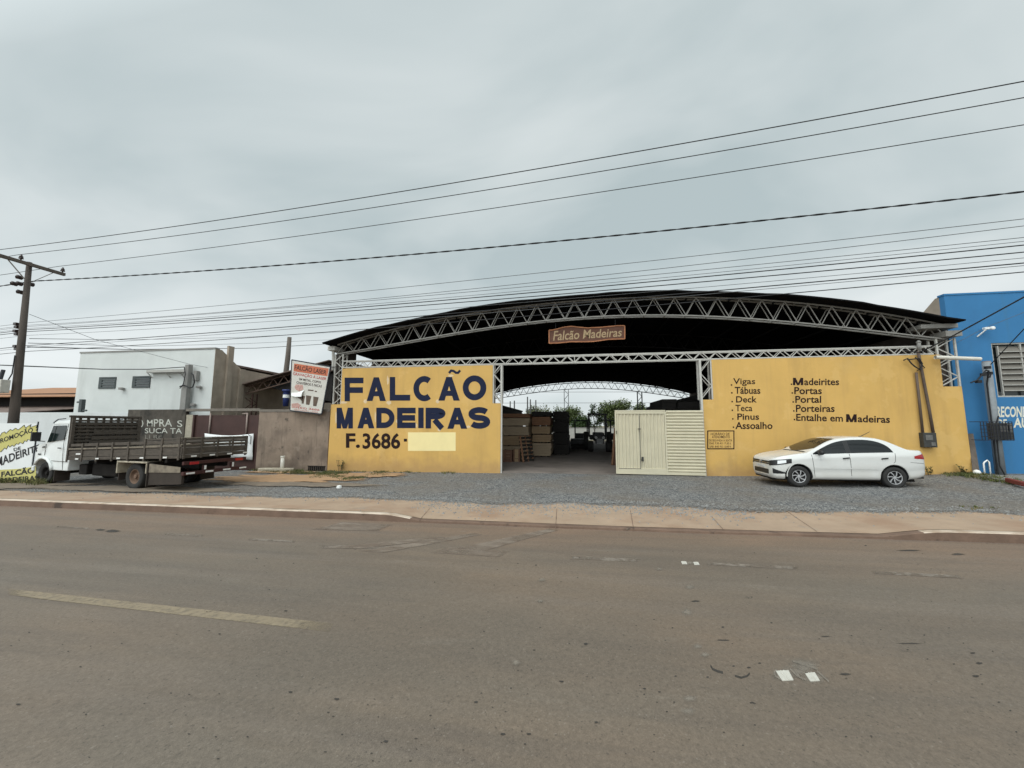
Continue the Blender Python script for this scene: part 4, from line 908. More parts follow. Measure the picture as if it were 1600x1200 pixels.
def insulator(p, parent, r=.07):
    mb = MB(); mb.lathe([(.02, 0), (.025, .05), (r, .055), (r*.9, .09), (r*.5, .1), (r*.85, .11), (r*.7, .16), (r*.35, .17), (.03, .21), (0, .21)], p, 'z', 12); return mb.build('insulator', 'insulator', parent, smooth=True)
ins_y = []
for y in (arm_y0+.08, atp(28, 402).y, arm_y1-.08):
     insulator((PX+.16, y, zc+.06), ut); ins_y.append(y)
for x, y in ((34, 433), (52, 444), (34, 443), (26, 443), (35, 456)):
    p = atp(x, y); mb = MB(); mb.lathe([(.03, -.1), (.08, -.07), (.08, -.02), (.05, 0), (.08, .02), (.08, .07), (.03, .1)], (p.x-.12, p.y, p.z), 'y', 12); mb.build('insulator', 'insulator', ut, smooth=True)
for x, y in ((28, 506), (29, 511), (27, 517), (29, 522), (27, 541), (29, 545)):
    p = atp(x, y); mb = MB(); mb.box(p.x-.16, p.x-.02, p.y-.05, p.y+.18, p.z-.05, p.z+.05); mb.build('clamp', 'insulator', ut, bevel=.01)
p = atp(30, 600); mb = MB(); mb.box(PX-.36, PX+.30, PY-.45, PY-.2, p.z-.38, p.z+.1); mb.build('meter_box', 'meter_white', ut, bevel=.02)
mb = MB(); mb.box(PX-.0, PX+.22, PY-.49, PY-.445, p.z-.25, p.z-.08); mb.build('meter_window', 'meter_grey', ut, bevel=.01)
mb = MB(); mb.tube([(PX-.34, PY-.1, p.z+.5), (PX-.25, PY-.22, p.z-.1)], .06, 8); mb.build('conduit', 'frame_black', ut)
mb = MB(); mb.tube([(PX+.16, PY-.12, 4.4), (PX+.22, PY-.16, 3.7), (PX+.15, PY-.2, p.z+.1)], .018, 6); mb.tube([(PX-.2, PY-.2, p.z-.3), (PX-.3, PY-.25, 1.9), (PX-.26, PY-.2, 1.2)], .018, 6); mb.build('cable', 'wire_black', ut)

# ------------------------------------------------------------------ overhead wires
WG = 'overhead wires strung along the street'
def wire(label, pts, r, twist=False, left=True, right=1.35):
    """pts: three photo points of the span, the first on the pole; the span lies in one vertical plane"""
    (x0, y0), (xm, ym), (x1, y1) = pts
    a = atp(x0, y0); b = at_z(x1, y1, a.z); pl_n = (b-a).cross(Vector((0, 0, 1))).normalized()
    mpt = at_plane(xm, ym, a, pl_n); Lh = Vector((b.x-a.x, b.y-a.y, 0)); tm = (mpt-a).dot(Lh)/Lh.length_squared
    k = (mpt.z-a.z)/max(1e-6, tm*(1-tm)); k = max(-3.2, min(.25, k))
    P = [Vector((a.x+Lh.x*t, a.y+Lh.y*t, a.z+k*t*(1-t))) for t in [i/40*right for i in range(41)]]
    if left: P = [Vector((a.x-34*(1-s), a.y+.6*(1-s), a.z-.9*(1-s)*s*4*.5)) for s in [i/12 for i in range(12)]]+P
    mb = MB()
    if twist:
        for ph in (0, math.pi):
            T = []; acc = 0
            dense = []
            for p, q in zip(P, P[1:]):
                n = max(1, int((q-p).length/.12)); dense += [p.lerp(q, i/n) for i in range(n)]
            for i, p in enumerate(dense): T.append(p+Vector((0, math.cos(i*.9+ph), math.sin(i*.9+ph)))*r*.75)
            mb.tube(T, r*.75, 5)
    else: mb.tube(P, r, 5)
    return tag(mb.build('overhead_wire', 'wire_black' if r > .0085 else 'wire_grey', None, smooth=True), label, 'wire', WG)
wire('highest thin overhead wire, crossing the sky above all the others', [(0, 390), (800, 270.5), (1600, 127)], .011)
wire('second highest overhead wire, just below the topmost one', [(29, 398), (800, 290.5), (1600, 152.5)], .010)
wire('third overhead wire from the top, ending on the far crossarm insulator', [(93, 416), (800, 321), (1600, 195)], .010)
wire('thick twisted overhead cable alone in the middle of the sky', [(56, 439), (800, 383.5), (1600, 299.5)], .017, True)
for lb, pts, r in (('thin wire, topmost of the lower bundle of street cables', [(46, 504), (800, 431), (1600, 342)], .007),
                   ('thin wire, second from the top of the lower cable bundle', [(46, 508), (800, 445), (1600, 353)], .007),
                   ('thin wire in the lower bundle, just above the two thick cables', [(46, 510), (800, 450), (1600, 371)], .007),
                   ('thin wire in the lower bundle touching the upper thick cable', [(45, 513), (800, 456), (1600, 377)], .006),
                   ('upper of the two thick cables in the lower bundle', [(45, 515), (800, 460), (1600, 383)], .0125),
                   ('lower of the two thick cables in the lower bundle', [(45, 518), (800, 466), (1600, 394)], .012),
                   ('thin wire just below the two thick cables of the bundle', [(44, 524), (800, 474), (1600, 403)], .006),
                   ('medium black cable passing just over the shed roof', [(44, 540), (800, 482), (1600, 411)], .012),
                   ('thin wire below the black cable over the shed roof', [(44, 543), (800, 486), (1600, 415)], .006),
                   ('lowest wire of the street bundle, dipping behind the blue building edge', [(43, 549), (800, 496), (1600, 425)], .010)):
    wire(lb, pts, r)
def cable(label, P, r, group=None, n=14, sag=0.0):
    pts = []
    for (p, q) in zip(P, P[1:]):
        for i in range(n):
            t = i/n; pts.append(Vector(p).lerp(Vector(q), t)+Vector((0, 0, -sag*4*t*(1-t))))
    pts.append(Vector(P[-1])); mb = MB(); mb.tube(pts, r, 5); return tag(mb.build('service_cable', 'wire_black' if r > .0125 else 'wire_grey', None, smooth=True), label, 'cable', group)
cable('black service cable running from the utility pole to the white building shelf', [at_x(-40, 569, -27), atp(40, 572), at(160, 577, 15.9), at(232, 577, 16.3), at(288, 573.5, 16.15)], .022)
cable('thin slanting drop wire from the utility pole to the service post', [atp(46, 491), at(150, 531, 13.5), at(296, 569, 16.2), at(324, 574, 16.45)], .009)
for lb, pts, r in (('dark low wire from the utility pole passing over the white building roof', [(43, 542), (200, 546), (400, 544), (620, 531)], .02),
                   ('faint upper wire behind the white building and the wooden pole', [(46, 529), (200, 531), (380, 527), (600, 515)], .012),
                   ('faint lower wire behind the white building and the wooden pole', [(44, 536), (220, 541), (380, 537), (600, 527)], .012)):
    a = atp(*pts[0]); cable(lb, [a, at(*pts[1], 18), at(*pts[2], 26), at(*pts[3], 40)], r)
cable('thick black service cable from the street to the meter stem on the yellow wall', [at(1760, 398, 11.5), at(1600, 464, 12.8), at(1490, 524, 14.3), at(1436, 551, 15.05), at(1412, 547.5, 15.2)], .022)
cable('thin black cable running down to the galvanised service pole', [at(1700, 455, 12.6), at(1600, 514, 14.0), at(1546, 571.5, 15.3)], .014)
cable('thin wire pair crossing the blue wall past the flood lamp', [at(1640, 472, 15.3), at(1540, 512, 15.45), at(1496, 535, 15.5)], .007)

# ------------------------------------------------------------------ blue building, right
BLY = 15.62; bx0 = 13.06
bb = thing('blue_building', (16, BLY, .3), 'bright blue painted building with a large louvred window beside the timber shed', 'building')
zt = at(1472, 462, BLY).z; c0, c1 = at(1472, 462, BLY), at(1600, 456, BLY)
wx0, wx1, wz0, wz1 = at(1555, 580, BLY).x-.02, at(1555, 580, BLY).x+2.4, at(1562, 620.5, BLY).z, at(1552, 536, BLY).z
mb = MB()
for q in ((bx0, wx0, -.2, zt), (wx1, 30, -.2, zt), (wx0, wx1, -.2, wz0), (wx0, wx1, wz1, zt)): mb.box(q[0], q[1], BLY, BLY+.2, q[2], q[3])
bw_ = mb.build('front_wall', 'blue_paint', bb)
mb = MB(); mb.box(bx0-.02, 30, BLY-.02, BLY+.24, zt, zt+.06); mb.build('coping', 'blue_paint', bb)
s1 = at_x(1440, 491, bx0)
mb = MB(); mb.poly([(bx0, BLY+.2, -.3), (bx0, BLY+.2, zt), (bx0, BLY+.35, zt), (bx0, min(s1.y, 22), max(5.6, s1.z)), (bx0, 46, 5.6), (bx0, 46, -.3)], .2, (1, 0, 0)); mb.build('side_wall', 'brown_block', bb)
mb = MB(); mb.poly([(bx0+.2, BLY+.2, 5.4), (30, BLY+.2, 5.4), (30, 46, 5.5), (bx0+.2, 46, 5.5)], .1, (0, 0, 1)); mb.build('roof', 'fibre_roof', bb)
wn = MB(); 
for q in ((wx0, wx0+.05, wz0, wz1), (wx1-.05, wx1, wz0, wz1), (wx0+.05, wx1-.05, wz0, wz0+.05), (wx0+.05, wx1-.05, wz1-.05, wz1), (wx0+.85, wx0+.89, wz0+.05, wz1-.05), (wx0+.2, wx0+.23, wz0+.05, wz1-.1)): wn.box(q[0], q[1], BLY+.03, BLY+.09, q[2], q[3])
wn = wn.build('window', 'light_bar', bb)
mb = MB(); mb.box(wx0, wx1, BLY+.16, BLY+.19, wz0, wz1); mb.build('pane', 'window_glass', wn)
nl = 8
for k in range(nl):
    z = lerp(wz0+.22, wz1-.12, k/(nl)); mb = MB(); mb.poly([(wx0+.23, BLY+.02, z), (wx1-.05, BLY+.02, z), (wx1-.05, BLY+.13, z+.19), (wx0+.23, BLY+.13, z+.19)], .012, (0, -.8, .6)); mb.build('louvre', 'louvre', wn)
    mb = MB(); mb.box(wx0+.23, wx1-.05, BLY+.01, BLY+.03, z-.012, z+.012); mb.build('louvre_bar', 'light_bar', wn)
mb = MB(); put_text(mb, 'RECOND', rect(1556.5, 635, 1606, 652, BLY), NF, .03); mb.build('lettering', 'cream_letter', bw_)
mb = MB(); put_text(mb, 'DE', rect(1558.5, 655, 1573, 668, BLY), NF, .025); put_text(mb, 'AUTO', rect(1583.5, 652.5, 1632, 668.5, BLY), NF, .03); mb.build('lettering', 'cream_letter', bw_)
p = at(1538, 514, BLY-.1); mb = MB(); mb.box(p.x-.07, p.x+.06, BLY-.22, BLY-.1, p.z-.04, p.z+.04); mb.bar((p.x-.05, BLY-.2, p.z-.05), (p.x-.15, BLY, p.z-.25), .04); mb.lathe([(.0, -.06), (.06, -.05), (.06, .05), (0, .06)], (p.x+.14, BLY-.2, p.z), n=10); mb.build('flood_lamp', 'cloth_white', bb, bevel=.01)
# galvanised service pole and caged meter
sv = thing('service_pole', (13.9, 15.4, .3), 'grey galvanised service pole with a caged meter in front of the blue wall', 'pole')
p0 = at(1541, 566, 15.35)
mb = MB(); mb.tube([(p0.x, 15.35, .2), (p0.x, 15.35, p0.z)], [.125, .11], 14); mb.build('shaft', 'galvanised', sv, smooth=True)
mb = MB(); mb.lathe([(.105, 0), (.105, .03), (0, .03)], (p0.x, 15.35, p0.z), 'z', 14); mb.build('cap', 'pipe_rust', sv)
mb = MB(); mb.tube([(p0.x-.15, 15.28, .25), (p0.x-.12, 15.28, 3.3), (p0.x-.05, 15.25, 3.75)], .02, 8); mb.tube([at(x, y, 15.15) for x, y in ((1560, 650), (1556, 665), (1559, 700), (1562, 728), (1570, 742))], .02, 6)
for x, y in ((1537, 585), (1546, 583), (1543, 574), (1529, 596)): q = at(x, y, 15.15); mb.box(q.x-.07, q.x+.06, 15.1, 15.2, q.z-.05, q.z+.04)
mb.tube([at(x, y, 15.1) for x, y in ((1517, 598), (1527, 594), (1535, 585), (1541, 578), (1549, 583), (1546, 590))], .022, 6); mb.build('cable', 'wire_black', sv)
q0, q1 = at(1552, 661, 15.1), at(1580, 687, 15.1); mb = MB(); mb.box(q0.x-.12, q1.x, 15.02, 15.2, q1.z, q0.z); mb.build('meter_box', 'meter_grey', sv, bevel=.01)
mb = MB(); mb.box(q0.x+.08, q0.x+.33, 15.0, 15.03, q0.z-.28, q0.z-.08); mb.box(q1.x-.14, q1.x-.02, 15.0, 15.03, q0.z-.3, q0.z-.02); mb.build('meter_lid', 'meter_lid', sv)
mb = MB(); c0_, c1_ = at(1529, 659, 15.0), at(1582, 688, 15.0)
for i in range(11): x = lerp(c0_.x, c1_.x, i/10); mb.box(x-.008, x+.008, 14.94, 14.955, c1_.z, c0_.z)
for i in range(6): z = lerp(c1_.z, c0_.z, i/5); mb.box(c0_.x-.01, c1_.x+.01, 14.956, 14.97, z-.009, z+.009)
for x in (c0_.x, c1_.x):
    for z in (c0_.z, c1_.z): mb.bar((x, 14.96, z), (x, 15.3, z), .02)
mb.build('cage', 'frame_black', sv)
mt = thing('meter_cabinet', (11.7, FY-.1, 1), 'dark electricity meter box with two conduits on the yellow wall behind the car', 'meter box')
q0, q1 = at(1439, 676, FY-.1), at(1462, 699, FY-.1); mb = MB(); mb.box(q0.x, q1.x, FY-.18, FY-.003, q1.z, q0.z); mb.build('box', 'meter_grey', mt, bevel=.012)
mb = MB(); mb.box(q0.x+.2, q1.x-.06, FY-.2, FY-.18, q1.z+.05, q0.z-.32); mb.box(q0.x+.06, q0.x+.26, FY-.195, FY-.18, q0.z-.25, q0.z-.08); mb.build('lid', 'meter_lid', mt, bevel=.005)
a, b = at(1431.5, 582, FY-.08), at(1442.5, 676, FY-.08); mb = MB(); mb.tube([(a.x, FY-.08, a.z), (a.x+.0, FY-.08, b.z)], .038, 8); mb.build('conduit', 'conduit', mt, smooth=True)
a, b = at(1437, 553, FY-.08), at(1453, 676, FY-.08); mb = MB(); mb.tube([(a.x-.04, FY-.08, a.z+.1), (a.x+.0, FY-.08, a.z-.5), (a.x+.09, FY-.09, b.z+.8), (a.x+.14, FY-.08, b.z)], .042, 8); mb.build('conduit', 'conduit', mt, smooth=True)
a = at(1434.5, 535, FY-.08); mb = MB(); mb.tube([(a.x, FY-.1, a.z), (a.x, FY-.1, a.z-.28)], .055, 8); mb.lathe([(.06, 0), (.075, .02), (.03, .08), (0, .09)], (a.x, FY-.1, a.z-.02), 'z', 10); mb.build('conduit_head', 'post_grey', mt, smooth=True)
mb = MB(); mb.tube([at(x, y, FY-.14) for x, y in ((1412, 563), (1418, 560), (1424, 568), (1430, 573), (1438, 578), (1441, 568), (1436, 560), (1418, 562))], .022, 6); mb.tube([at(x, y, FY-.12) for x, y in ((1430, 558), (1445, 575), (1432, 580), (1440, 572))], .016, 6); mb.build('loose_cable', 'wire_black', mt)
p, q = at(1462, 558, 15.1), at(1529, 561.5, 15.1); mb = MB(); mb.tube([(p.x, FY-.18, p.z), (q.x, FY-.26, q.z)], .065, 12, cap=False); mb.tube([(q.x-.03, FY-.259, q.z), (q.x-.02, FY-.259, q.z)], .055, 12)
tag(mb.build('drain_pipe', 'pvc_white', None, smooth=True), 'white plastic drain pipe sticking out across the shed corner column', 'pipe')
mb = MB(); a, b = at(1539, 742, 15.0), at(1548, 742, 15.0); h = at(1538, 722, 15.0).z; mb.tube([(a.x, 15, .25), (a.x, 15, h-.05), (a.x+.03, 15, h), (b.x-.03, 15.02, h+.06), (b.x, 15, h-.0), (b.x, 15, .25)], .02, 8)
tag(mb.build('pipe_hoop', 'cloth_white', None, smooth=True), 'small white pipe hoop standing at the foot of the blue wall', 'pipe')
for x, y, s, lb in ((1526.5, 738.5, .10, 'crumpled white bottle at the foot of the yellow wall corner'), (1524.5, 745.5, .07, 'small white scrap on the grass by the yellow wall corner')):
    p = at(x, y, 15.05); mb = MB(); mb.lathe([(0, -s*.9), (s*.8, -s*.85), (s, 0), (s*.7, s*.7), (s*.3, s*.9), (0, s*.95)], (p.x, 15.05, p.z), 'z', 9); tag(mb.build('plastic_bottle', 'rubbish_white', None, smooth=True), lb, 'litter')
p = at(547.5, 761, 12.2); p = at_z(530, 760.5, g(-6)+.05); mb = MB(); mb.lathe([(0, -.05), (.08, -.04), (.07, .03), (0, .05)], p, 'z', 7); tag(mb.build('paper_scrap', 'rubbish_white', None), 'white scrap of paper lying on the grey gravel near the dirt patch', 'litter')
p, q = at(1530, 678, 15.2), at(1522, 722, 15.2); mb = MB(); mb.bar((p.x, 15.5, p.z), (q.x-.05, 15.1, g(13)), .14, .03); tag(mb.build('leaning_plank', 'grey_wood', None), 'grey plank leaning in the corner between yellow and blue walls', 'plank')
# neighbour's concrete apron with a red painted edge
ap = [at_z(x, y, .33) for x, y in ((1530, 743), (1700, 742), (1700, 766), (1586, 752.5), (1552, 747.5))]
mb = MB(); mb.poly([(v.x, v.y, .33) for v in ap], -.22, (0, 0, 1)); apo = tag(mb.build('forecourt_slab', 'slab'), None, None, None, 'structure')
mb = MB(); a, b, c_ = [at_z(x, y, .36) for x, y in ((1574, 750), (1600, 756.5), (1700, 770))]
mb.bar(a, b, .10, .12); mb.bar(b, c_, .10, .12); tag(mb.build('kerb_edge', 'red_edge', None, bevel=.02), 'dark red painted kerb edge of the slab beside the blue building', 'kerb')

# ------------------------------------------------------------------ parked car
def sl(T):
    return lambda x: interp(x, T)
def smooth_interp(x, T):
    for i in range(len(T)-1):
        if x <= T[i+1][0] or i == len(T)-2:
            x0, y0 = T[i]; x1, y1 = T[i+1]; t = min(1, max(0, (x-x0)/(x1-x0)))
            s0 = (y1-T[i-1][1])/(x1-T[i-1][0]) if i > 0 else (y1-y0)/(x1-x0)
            s1 = (T[i+2][1]-y0)/(T[i+2][0]-x0) if i < len(T)-2 else (y1-y0)/(x1-x0)
            h = x1-x0; return (2*t**3-3*t**2+1)*y0+(t**3-2*t**2+t)*h*s0+(-2*t**3+3*t**2)*y1+(t**3-t**2)*h*s1
CW = [(0, .56), (.04, .66), (.14, .745), (.35, .795), (.7, .82), (1.4, .83), (2.4, .83), (3.2, .825), (3.7, .80), (4.0, .76), (4.14, .70), (4.20, .60)]
CT = [(0, .70), (.03, .775), (.12, .825), (.35, .89), (.7, .945), (1.0, .985), (1.14, 1.01), (1.40, 1.155), (1.72, 1.315), (2.0, 1.405), (2.3, 1.452), (2.65, 1.464), (3.0, 1.44), (3.22, 1.385), (3.42, 1.29), (3.58, 1.185), (3.70, 1.115), (3.82, 1.085), (4.02, 1.08), (4.13, 1.065), (4.17, .99), (4.20, .86)]
CB = [(0, .30), (.06, .215), (.2, .185), (.6, .19), (3.5, .20), (3.9, .25), (4.12, .30), (4.20, .36)]
CS = [(0, .58), (.1, .68), (.4, .79), (.8, .86), (1.2, .905), (2.0, .945), (3.0, .975), (3.8, .99), (4.1, .97), (4.2, .78)]
def car_section(x):
    w = smooth_interp(x, CW); zt_ = smooth_interp(x, CT); zb = interp(x, CB); zs = min(smooth_interp(x, CS), zt_-.045)
    crown = .05 if zt_-zs > .2 else .022
    ze = zt_-crown; ye_ = w-.012-max(0, ze-zs)*.42-.02
    return [(0, zb), (w*.55, zb), (w-.10, zb), (w-.035, zb+.06), (w-.014, zb+.12), (w-.024, lerp(zb, zs, .36)), (w+.002, lerp(zb, zs, .44)), (w-.006, lerp(zb, zs, .78)), (w+.002, lerp(zb, zs, .90)), (w-.03, zs+.012),
            (lerp(w-.03, ye_, .5), lerp(zs+.012, ze, .5)), (ye_, ze), (ye_*.90, ze+crown*.55), (ye_*.55, zt_-.008), (0, zt_)]
car_x = [0, .03, .08, .16, .28, .45, .65, .85, 1.0, 1.10, 1.18, 1.3, 1.45, 1.6, 1.75, 1.9, 2.05, 2.25, 2.5, 2.75, 3.0, 3.15, 3.3, 3.45, 3.6, 3.72, 3.82, 3.92, 4.02, 4.1, 4.15, 4.18, 4.20]
CARO = Vector((5.66, 12.72+.83, .085))
car = thing('parked_car', CARO, 'white four door sedan parked on gravel in front of the yellow wall', 'car')
car.rotation_euler = (0, R(-.4), 0)
def fx(x): return .83-(.83-x)*.80 if x < .83 else x          # short, upright front overhang
mb = MB(); gr = []
for x in car_x:
    h = car_section(x); gr.append([(fx(x), -y, z) for y, z in h]+[(fx(x), y, z) for y, z in h[::-1][1:-1]])
n_ = len(gr[0]); vs = [p for r_ in gr for p in r_]
fs = [(i*n_+j, i*n_+(j+1) % n_, (i+1)*n_+(j+1) % n_, (i+1)*n_+j) for i in range(len(gr)-1) for j in range(n_)]
nh = len(car_section(1.0))
for base in (0, (len(gr)-1)*n_):              # caps as quad strips between the two sides
    for j in range(nh-1):
        a, b = base+j, base+j+1; c_, d = base+(n_-j) % n_, base+(n_-j-1) % n_
        if j == 0: fs.append((a, b, d))
        elif j == nh-2: fs.append((a, b, c_))
        else: fs.append((a, b, d, c_))
mb.add(vs, fs)
body = mb.build('body', ['car_white', 'black_plastic'], car, local=True, smooth=True)
for p in body.data.polygons: p.material_index = 0
sb = body.modifiers.new('sub', 'SUBSURF'); sb.levels = 2; sb.render_levels = 2
WB = [(.83, .30), (3.295, .30)]; WR = .302
cut = MB()
for x, z in WB:
    for y0, y1 in ((-1.1, -.50), (.50, 1.1)): cut.tube([(x, y0, z), (x, y1, z)], .362, 44)
cuto = cut.build('cutter', ['car_white', 'black_plastic'], car, local=True)
for p in cuto.data.polygons: p.material_index = 1
bo = body.modifiers.new('arch', 'BOOLEAN'); bo.operation = 'DIFFERENCE'; bo.object = cuto; bo.solver = 'EXACT'
bpy.context.view_layer.update(); dg = bpy.context.evaluated_depsgraph_get()
sbm = bmesh.new(); 
body.modifiers['arch'].show_viewport = False; dg.update(); tmp = bpy.data.meshes.new_from_object(body.evaluated_get(dg)); sbm.from_mesh(tmp); bvh = BVHTree.FromBMesh(sbm)
body.modifiers['arch'].show_viewport = True; bpy.context.view_layer.update(); dg.update()
cut_o = cuto
cutme = bpy.data.meshes.new_from_object(body.evaluated_get(dg)); body.modifiers.clear(); body.data = cutme
bpy.data.objects.remove(cuto)
for p in body.data.polygons: p.use_smooth = True
def shell(mb, pts_grid, d, off=.004, mi=0):
    """drop a grid of points along d onto the car body and lift it a little"""
    d = Vector(d).normalized(); G = []
    for row in pts_grid:
        r_ = []
        for p in row:
            p = Vector(p); p.x = fx(p.x) if abs(d.x) < .99 else p.x; hit = bvh.ray_cast(p-d*4, d)
            if hit[0] is None: r_.append(None); continue
            nn = hit[1] if hit[1].dot(d) < 0 else -hit[1]; r_.append(hit[0]+nn*off)
        G.append(r_)
    last = None
    for row in G:
        for i, p in enumerate(row):
            if p is None: row[i] = next((q for q in row if q is not None), last)
            last = row[i]
    mb.grid(G, mi); return mb
def side_shell(mb, xs_, zlo, zhi, s, off=.004, n=6):
    return shell(mb, [[(x, 0, lerp(zlo(x), zhi(x), j/n)) for j in range(n+1)] for x in xs_], (0, -s, 0), off)
def belt(x): return smooth_interp(x, CS)+.028
wtop = [(1.24, .955), (1.36, 1.03), (1.55, 1.13), (1.75, 1.225), (1.95, 1.295), (2.2, 1.345), (2.5, 1.362), (2.75, 1.358), (2.95, 1.325), (3.1, 1.27), (3.22, 1.19), (3.30, 1.09), (3.335, 1.0)]
def wt(x): return max(belt(x)+.004, smooth_interp(x, wtop))
for s in (-1, 1):
    mb = MB(); side_shell(mb, frange(1.25, 2.13, .04), belt, wt, s); mb.build('side_window', 'car_glass', car, local=True, smooth=True)
    mb = MB(); side_shell(mb, frange(2.25, 3.33, .04), belt, wt, s); mb.build('side_window', 'car_glass', car, local=True, smooth=True)
    mb = MB(); side_shell(mb, frange(2.13, 2.25, .03), belt, wt, s, .005); mb.build('pillar', 'black_plastic', car, local=True, smooth=True)
    for xa, xb, z0_, z1_ in ((1.205, 1.245, .30, .93), (2.19, 2.20, .22, .965), (3.05, 3.36, .60, .985)):
        mb = MB(); pts = []
        side = [(lerp(xb, xa, j/12) if xa < 3 else (3.36-.05*(1-j/12) if j > 4 else 3.05+.26*(j/4)**.6), 0, lerp(z0_, z1_, j/12)) for j in range(13)]
        w_ = .0065
        shell(mb, [[(x-w_, 0, z) for x, _, z in side], [(x+w_, 0, z) for x, _, z in side]], (0, -s, 0), .0015); mb.build('door_seam', 'meter_grey', car, local=True)
    for hx_ in (2.0, 2.98):
        mb = MB(); shell(mb, [[(hx_+.17*i/6, 0, .815+.02*(i/6)+.032*j) for j in range(2)] for i in range(7)], (0, -s, 0), .026)
        mb.build('door_handle', 'black_plastic', car, local=True, solid=.02)
    mb = MB(); mp_ = bvh.ray_cast(Vector((1.42, s*3, .985)), Vector((0, -s, 0)))[0]
    mb.lathe([(0, -.10), (.06, -.09), (.085, -.02), (.085, .05), (.05, .10), (0, .11)], (0, 0, 0), 'y', 16)
    mb.v = [Vector((mp_.x-.02+v.x*.75, mp_.y+s*.13+v.y*1.15, mp_.z+.015+v.z*.85)) for v in mb.v]; mb.box(mp_.x-.04, mp_.x+.04, min(mp_.y, mp_.y+s*.1), max(mp_.y, mp_.y+s*.1), mp_.z-.045, mp_.z+.0)
    mb.build('wing_mirror', 'black_plastic', car, local=True, smooth=True)
    # head lamp wraps round the corner
    def lampgrid(u0, u1, f0, f1, n=12): return [[(lerp(u0, u1, i/n), s*-.0, lerp(f0(i/n), f1(i/n), j/4)) for j in range(5)] for i in range(n+1)]
    mb = MB(); dd = Vector((1, -s*1.0, 0))
    gridp = []
    for i in range(15):
        t = i/14; px_ = Vector((.02, s*.50, 0)).lerp(Vector((.48, s*.92, 0)), t); z0_, z1_ = lerp(.585, .685, t**1.5), lerp(.725, .805, t**.8)
        gridp.append([Vector((px_.x, px_.y, lerp(z0_, z1_, j/4))) for j in range(5)])
    shell(mb, gridp, dd, .006); mb.build('headlight', 'black_plastic', car, local=True, smooth=True)
    mb = MB(); gridp = []
    for i in range(9):
        t = .46+.34*i/8; px_ = Vector((.02, s*.50, 0)).lerp(Vector((.48, s*.92, 0)), t); z0_, z1_ = lerp(.585, .685, t**1.5)+.03, lerp(.725, .805, t**.8)-.028
        gridp.append([Vector((px_.x, px_.y, lerp(z0_, z1_, j/3))) for j in range(4)])
    shell(mb, gridp, dd, .010); mb.build('headlight_lens', 'lamp_glass', car, local=True, smooth=True)
    mb = MB(); gridp = []
    for i in range(9):
        t = i/8; px_ = Vector((.10, s*.60, 0)).lerp(Vector((.32, s*.84, 0)), t); z0_, z1_ = lerp(.36, .37, t), lerp(.52, .41, t)
        gridp.append([Vector((px_.x, px_.y, lerp(z0_, z1_, j/3))) for j in range(4)])
    shell(mb, gridp, dd, .005); mb.build('fog_recess', 'black_plastic', car, local=True, smooth=True)
    mb = MB(); gridp = []; dd = Vector((-1, -s*1.0, 0))
    for i in range(10):
        t = i/9; px_ = Vector((4.22, s*.50, 0)).lerp(Vector((3.93, s*.88, 0)), t); z0_, z1_ = lerp(.80, .84, t), lerp(.99, .985, t)-.08*t*t
        gridp.append([Vector((px_.x, px_.y, lerp(z0_, z1_, j/4))) for j in range(5)])
    shell(mb, gridp, dd, .006); mb.build('tail_light', 'red_lens', car, local=True, smooth=True)
    mb = MB(); side_shell(mb, frange(1.22, 2.92, .1), lambda x: .205, lambda x: .235, s, .003, 1); mb.build('sill_trim', 'meter_grey', car, local=True)
    mb = MB()
    shell(mb, [[(x, 0, .52+.012*math.sin(x)) for x in frange(1.25, 2.88, .09)], [(x, 0, .548+.012*math.sin(x)) for x in frange(1.25, 2.88, .09)]], (0, -s, 0), .008)
    mb.build('door_moulding', 'car_white', car, local=True, smooth=True)
mb = MB(); rows = []
for j in range(13):
    t = j/12; row = []
    for i in range(15):
        u = i/7-1; yb, yt = .66, .50; xb = 1.155+.20*u*u; xt = 1.96+.05*u*u; y = u*lerp(yb, yt, t); row.append((lerp(xb, xt, t), y, 0))
    rows.append(row)
shell(mb, rows, (0, 0, -1), .004); mb.build('windscreen', 'car_glass', car, local=True, smooth=True)
mb = MB(); rows = []
for j in range(11):
    t = j/10; rows.append([(lerp(3.26-.05*u*u, 3.68-.10*u*u, t), u*lerp(.47, .60, t), 0) for u in [i/7-1 for i in range(15)]])
shell(mb, rows, (0, 0, -1), .004); mb.build('rear_window', 'car_glass', car, local=True, smooth=True)
mb = MB(); shell(mb, [[(0, y, z) for z in (.615, .65, .69, .715)] for y in frange(-.56, .56, .08)], (1, 0, 0), .006); mb.build('grille', 'black_plastic', car, local=True, smooth=True)
mb = MB(); shell(mb, [[(0, y, z) for z in (.33, .38, .43, .47)] for y in frange(-.46, .46, .08)], (1, 0, 0), .006); mb.build('lower_grille', 'black_plastic', car, local=True, smooth=True)
mb = MB(); shell(mb, [[(0, y, z) for z in (.652, .662)] for y in frange(-.54, .54, .08)], (1, 0, 0), .012); mb.build('grille_strip', 'chrome', car, local=True, smooth=True)
mb = MB(); nose = bvh.ray_cast(Vector((-2, 0, .665)), Vector((1, 0, 0)))[0]; mb.lathe([(.05, 0), (.062, -.006), (.062, .006), (.05, 0)], (0, 0, 0), 'y', 24); mb.v = [Vector((nose.x-.014+v.y, v.x, nose.z+v.z)) for v in mb.v]
for a, b in (((-.03, .035), (0, -.035)), ((0, -.035), (.03, .035)), ((-.015, .04), (0, .005)), ((0, .005), (.015, .04))): mb.bar((nose.x-.014, a[0], nose.z+a[1]), (nose.x-.014, b[0], nose.z+b[1]), .008)
mb.build('emblem', 'chrome', car, local=True)
mb = MB(); mb.box(nose.x-.03, nose.x+.0, -.2, .2, .50, .57); mb.build('number_plate', 'plate_grey', car, local=True, bevel=.004)
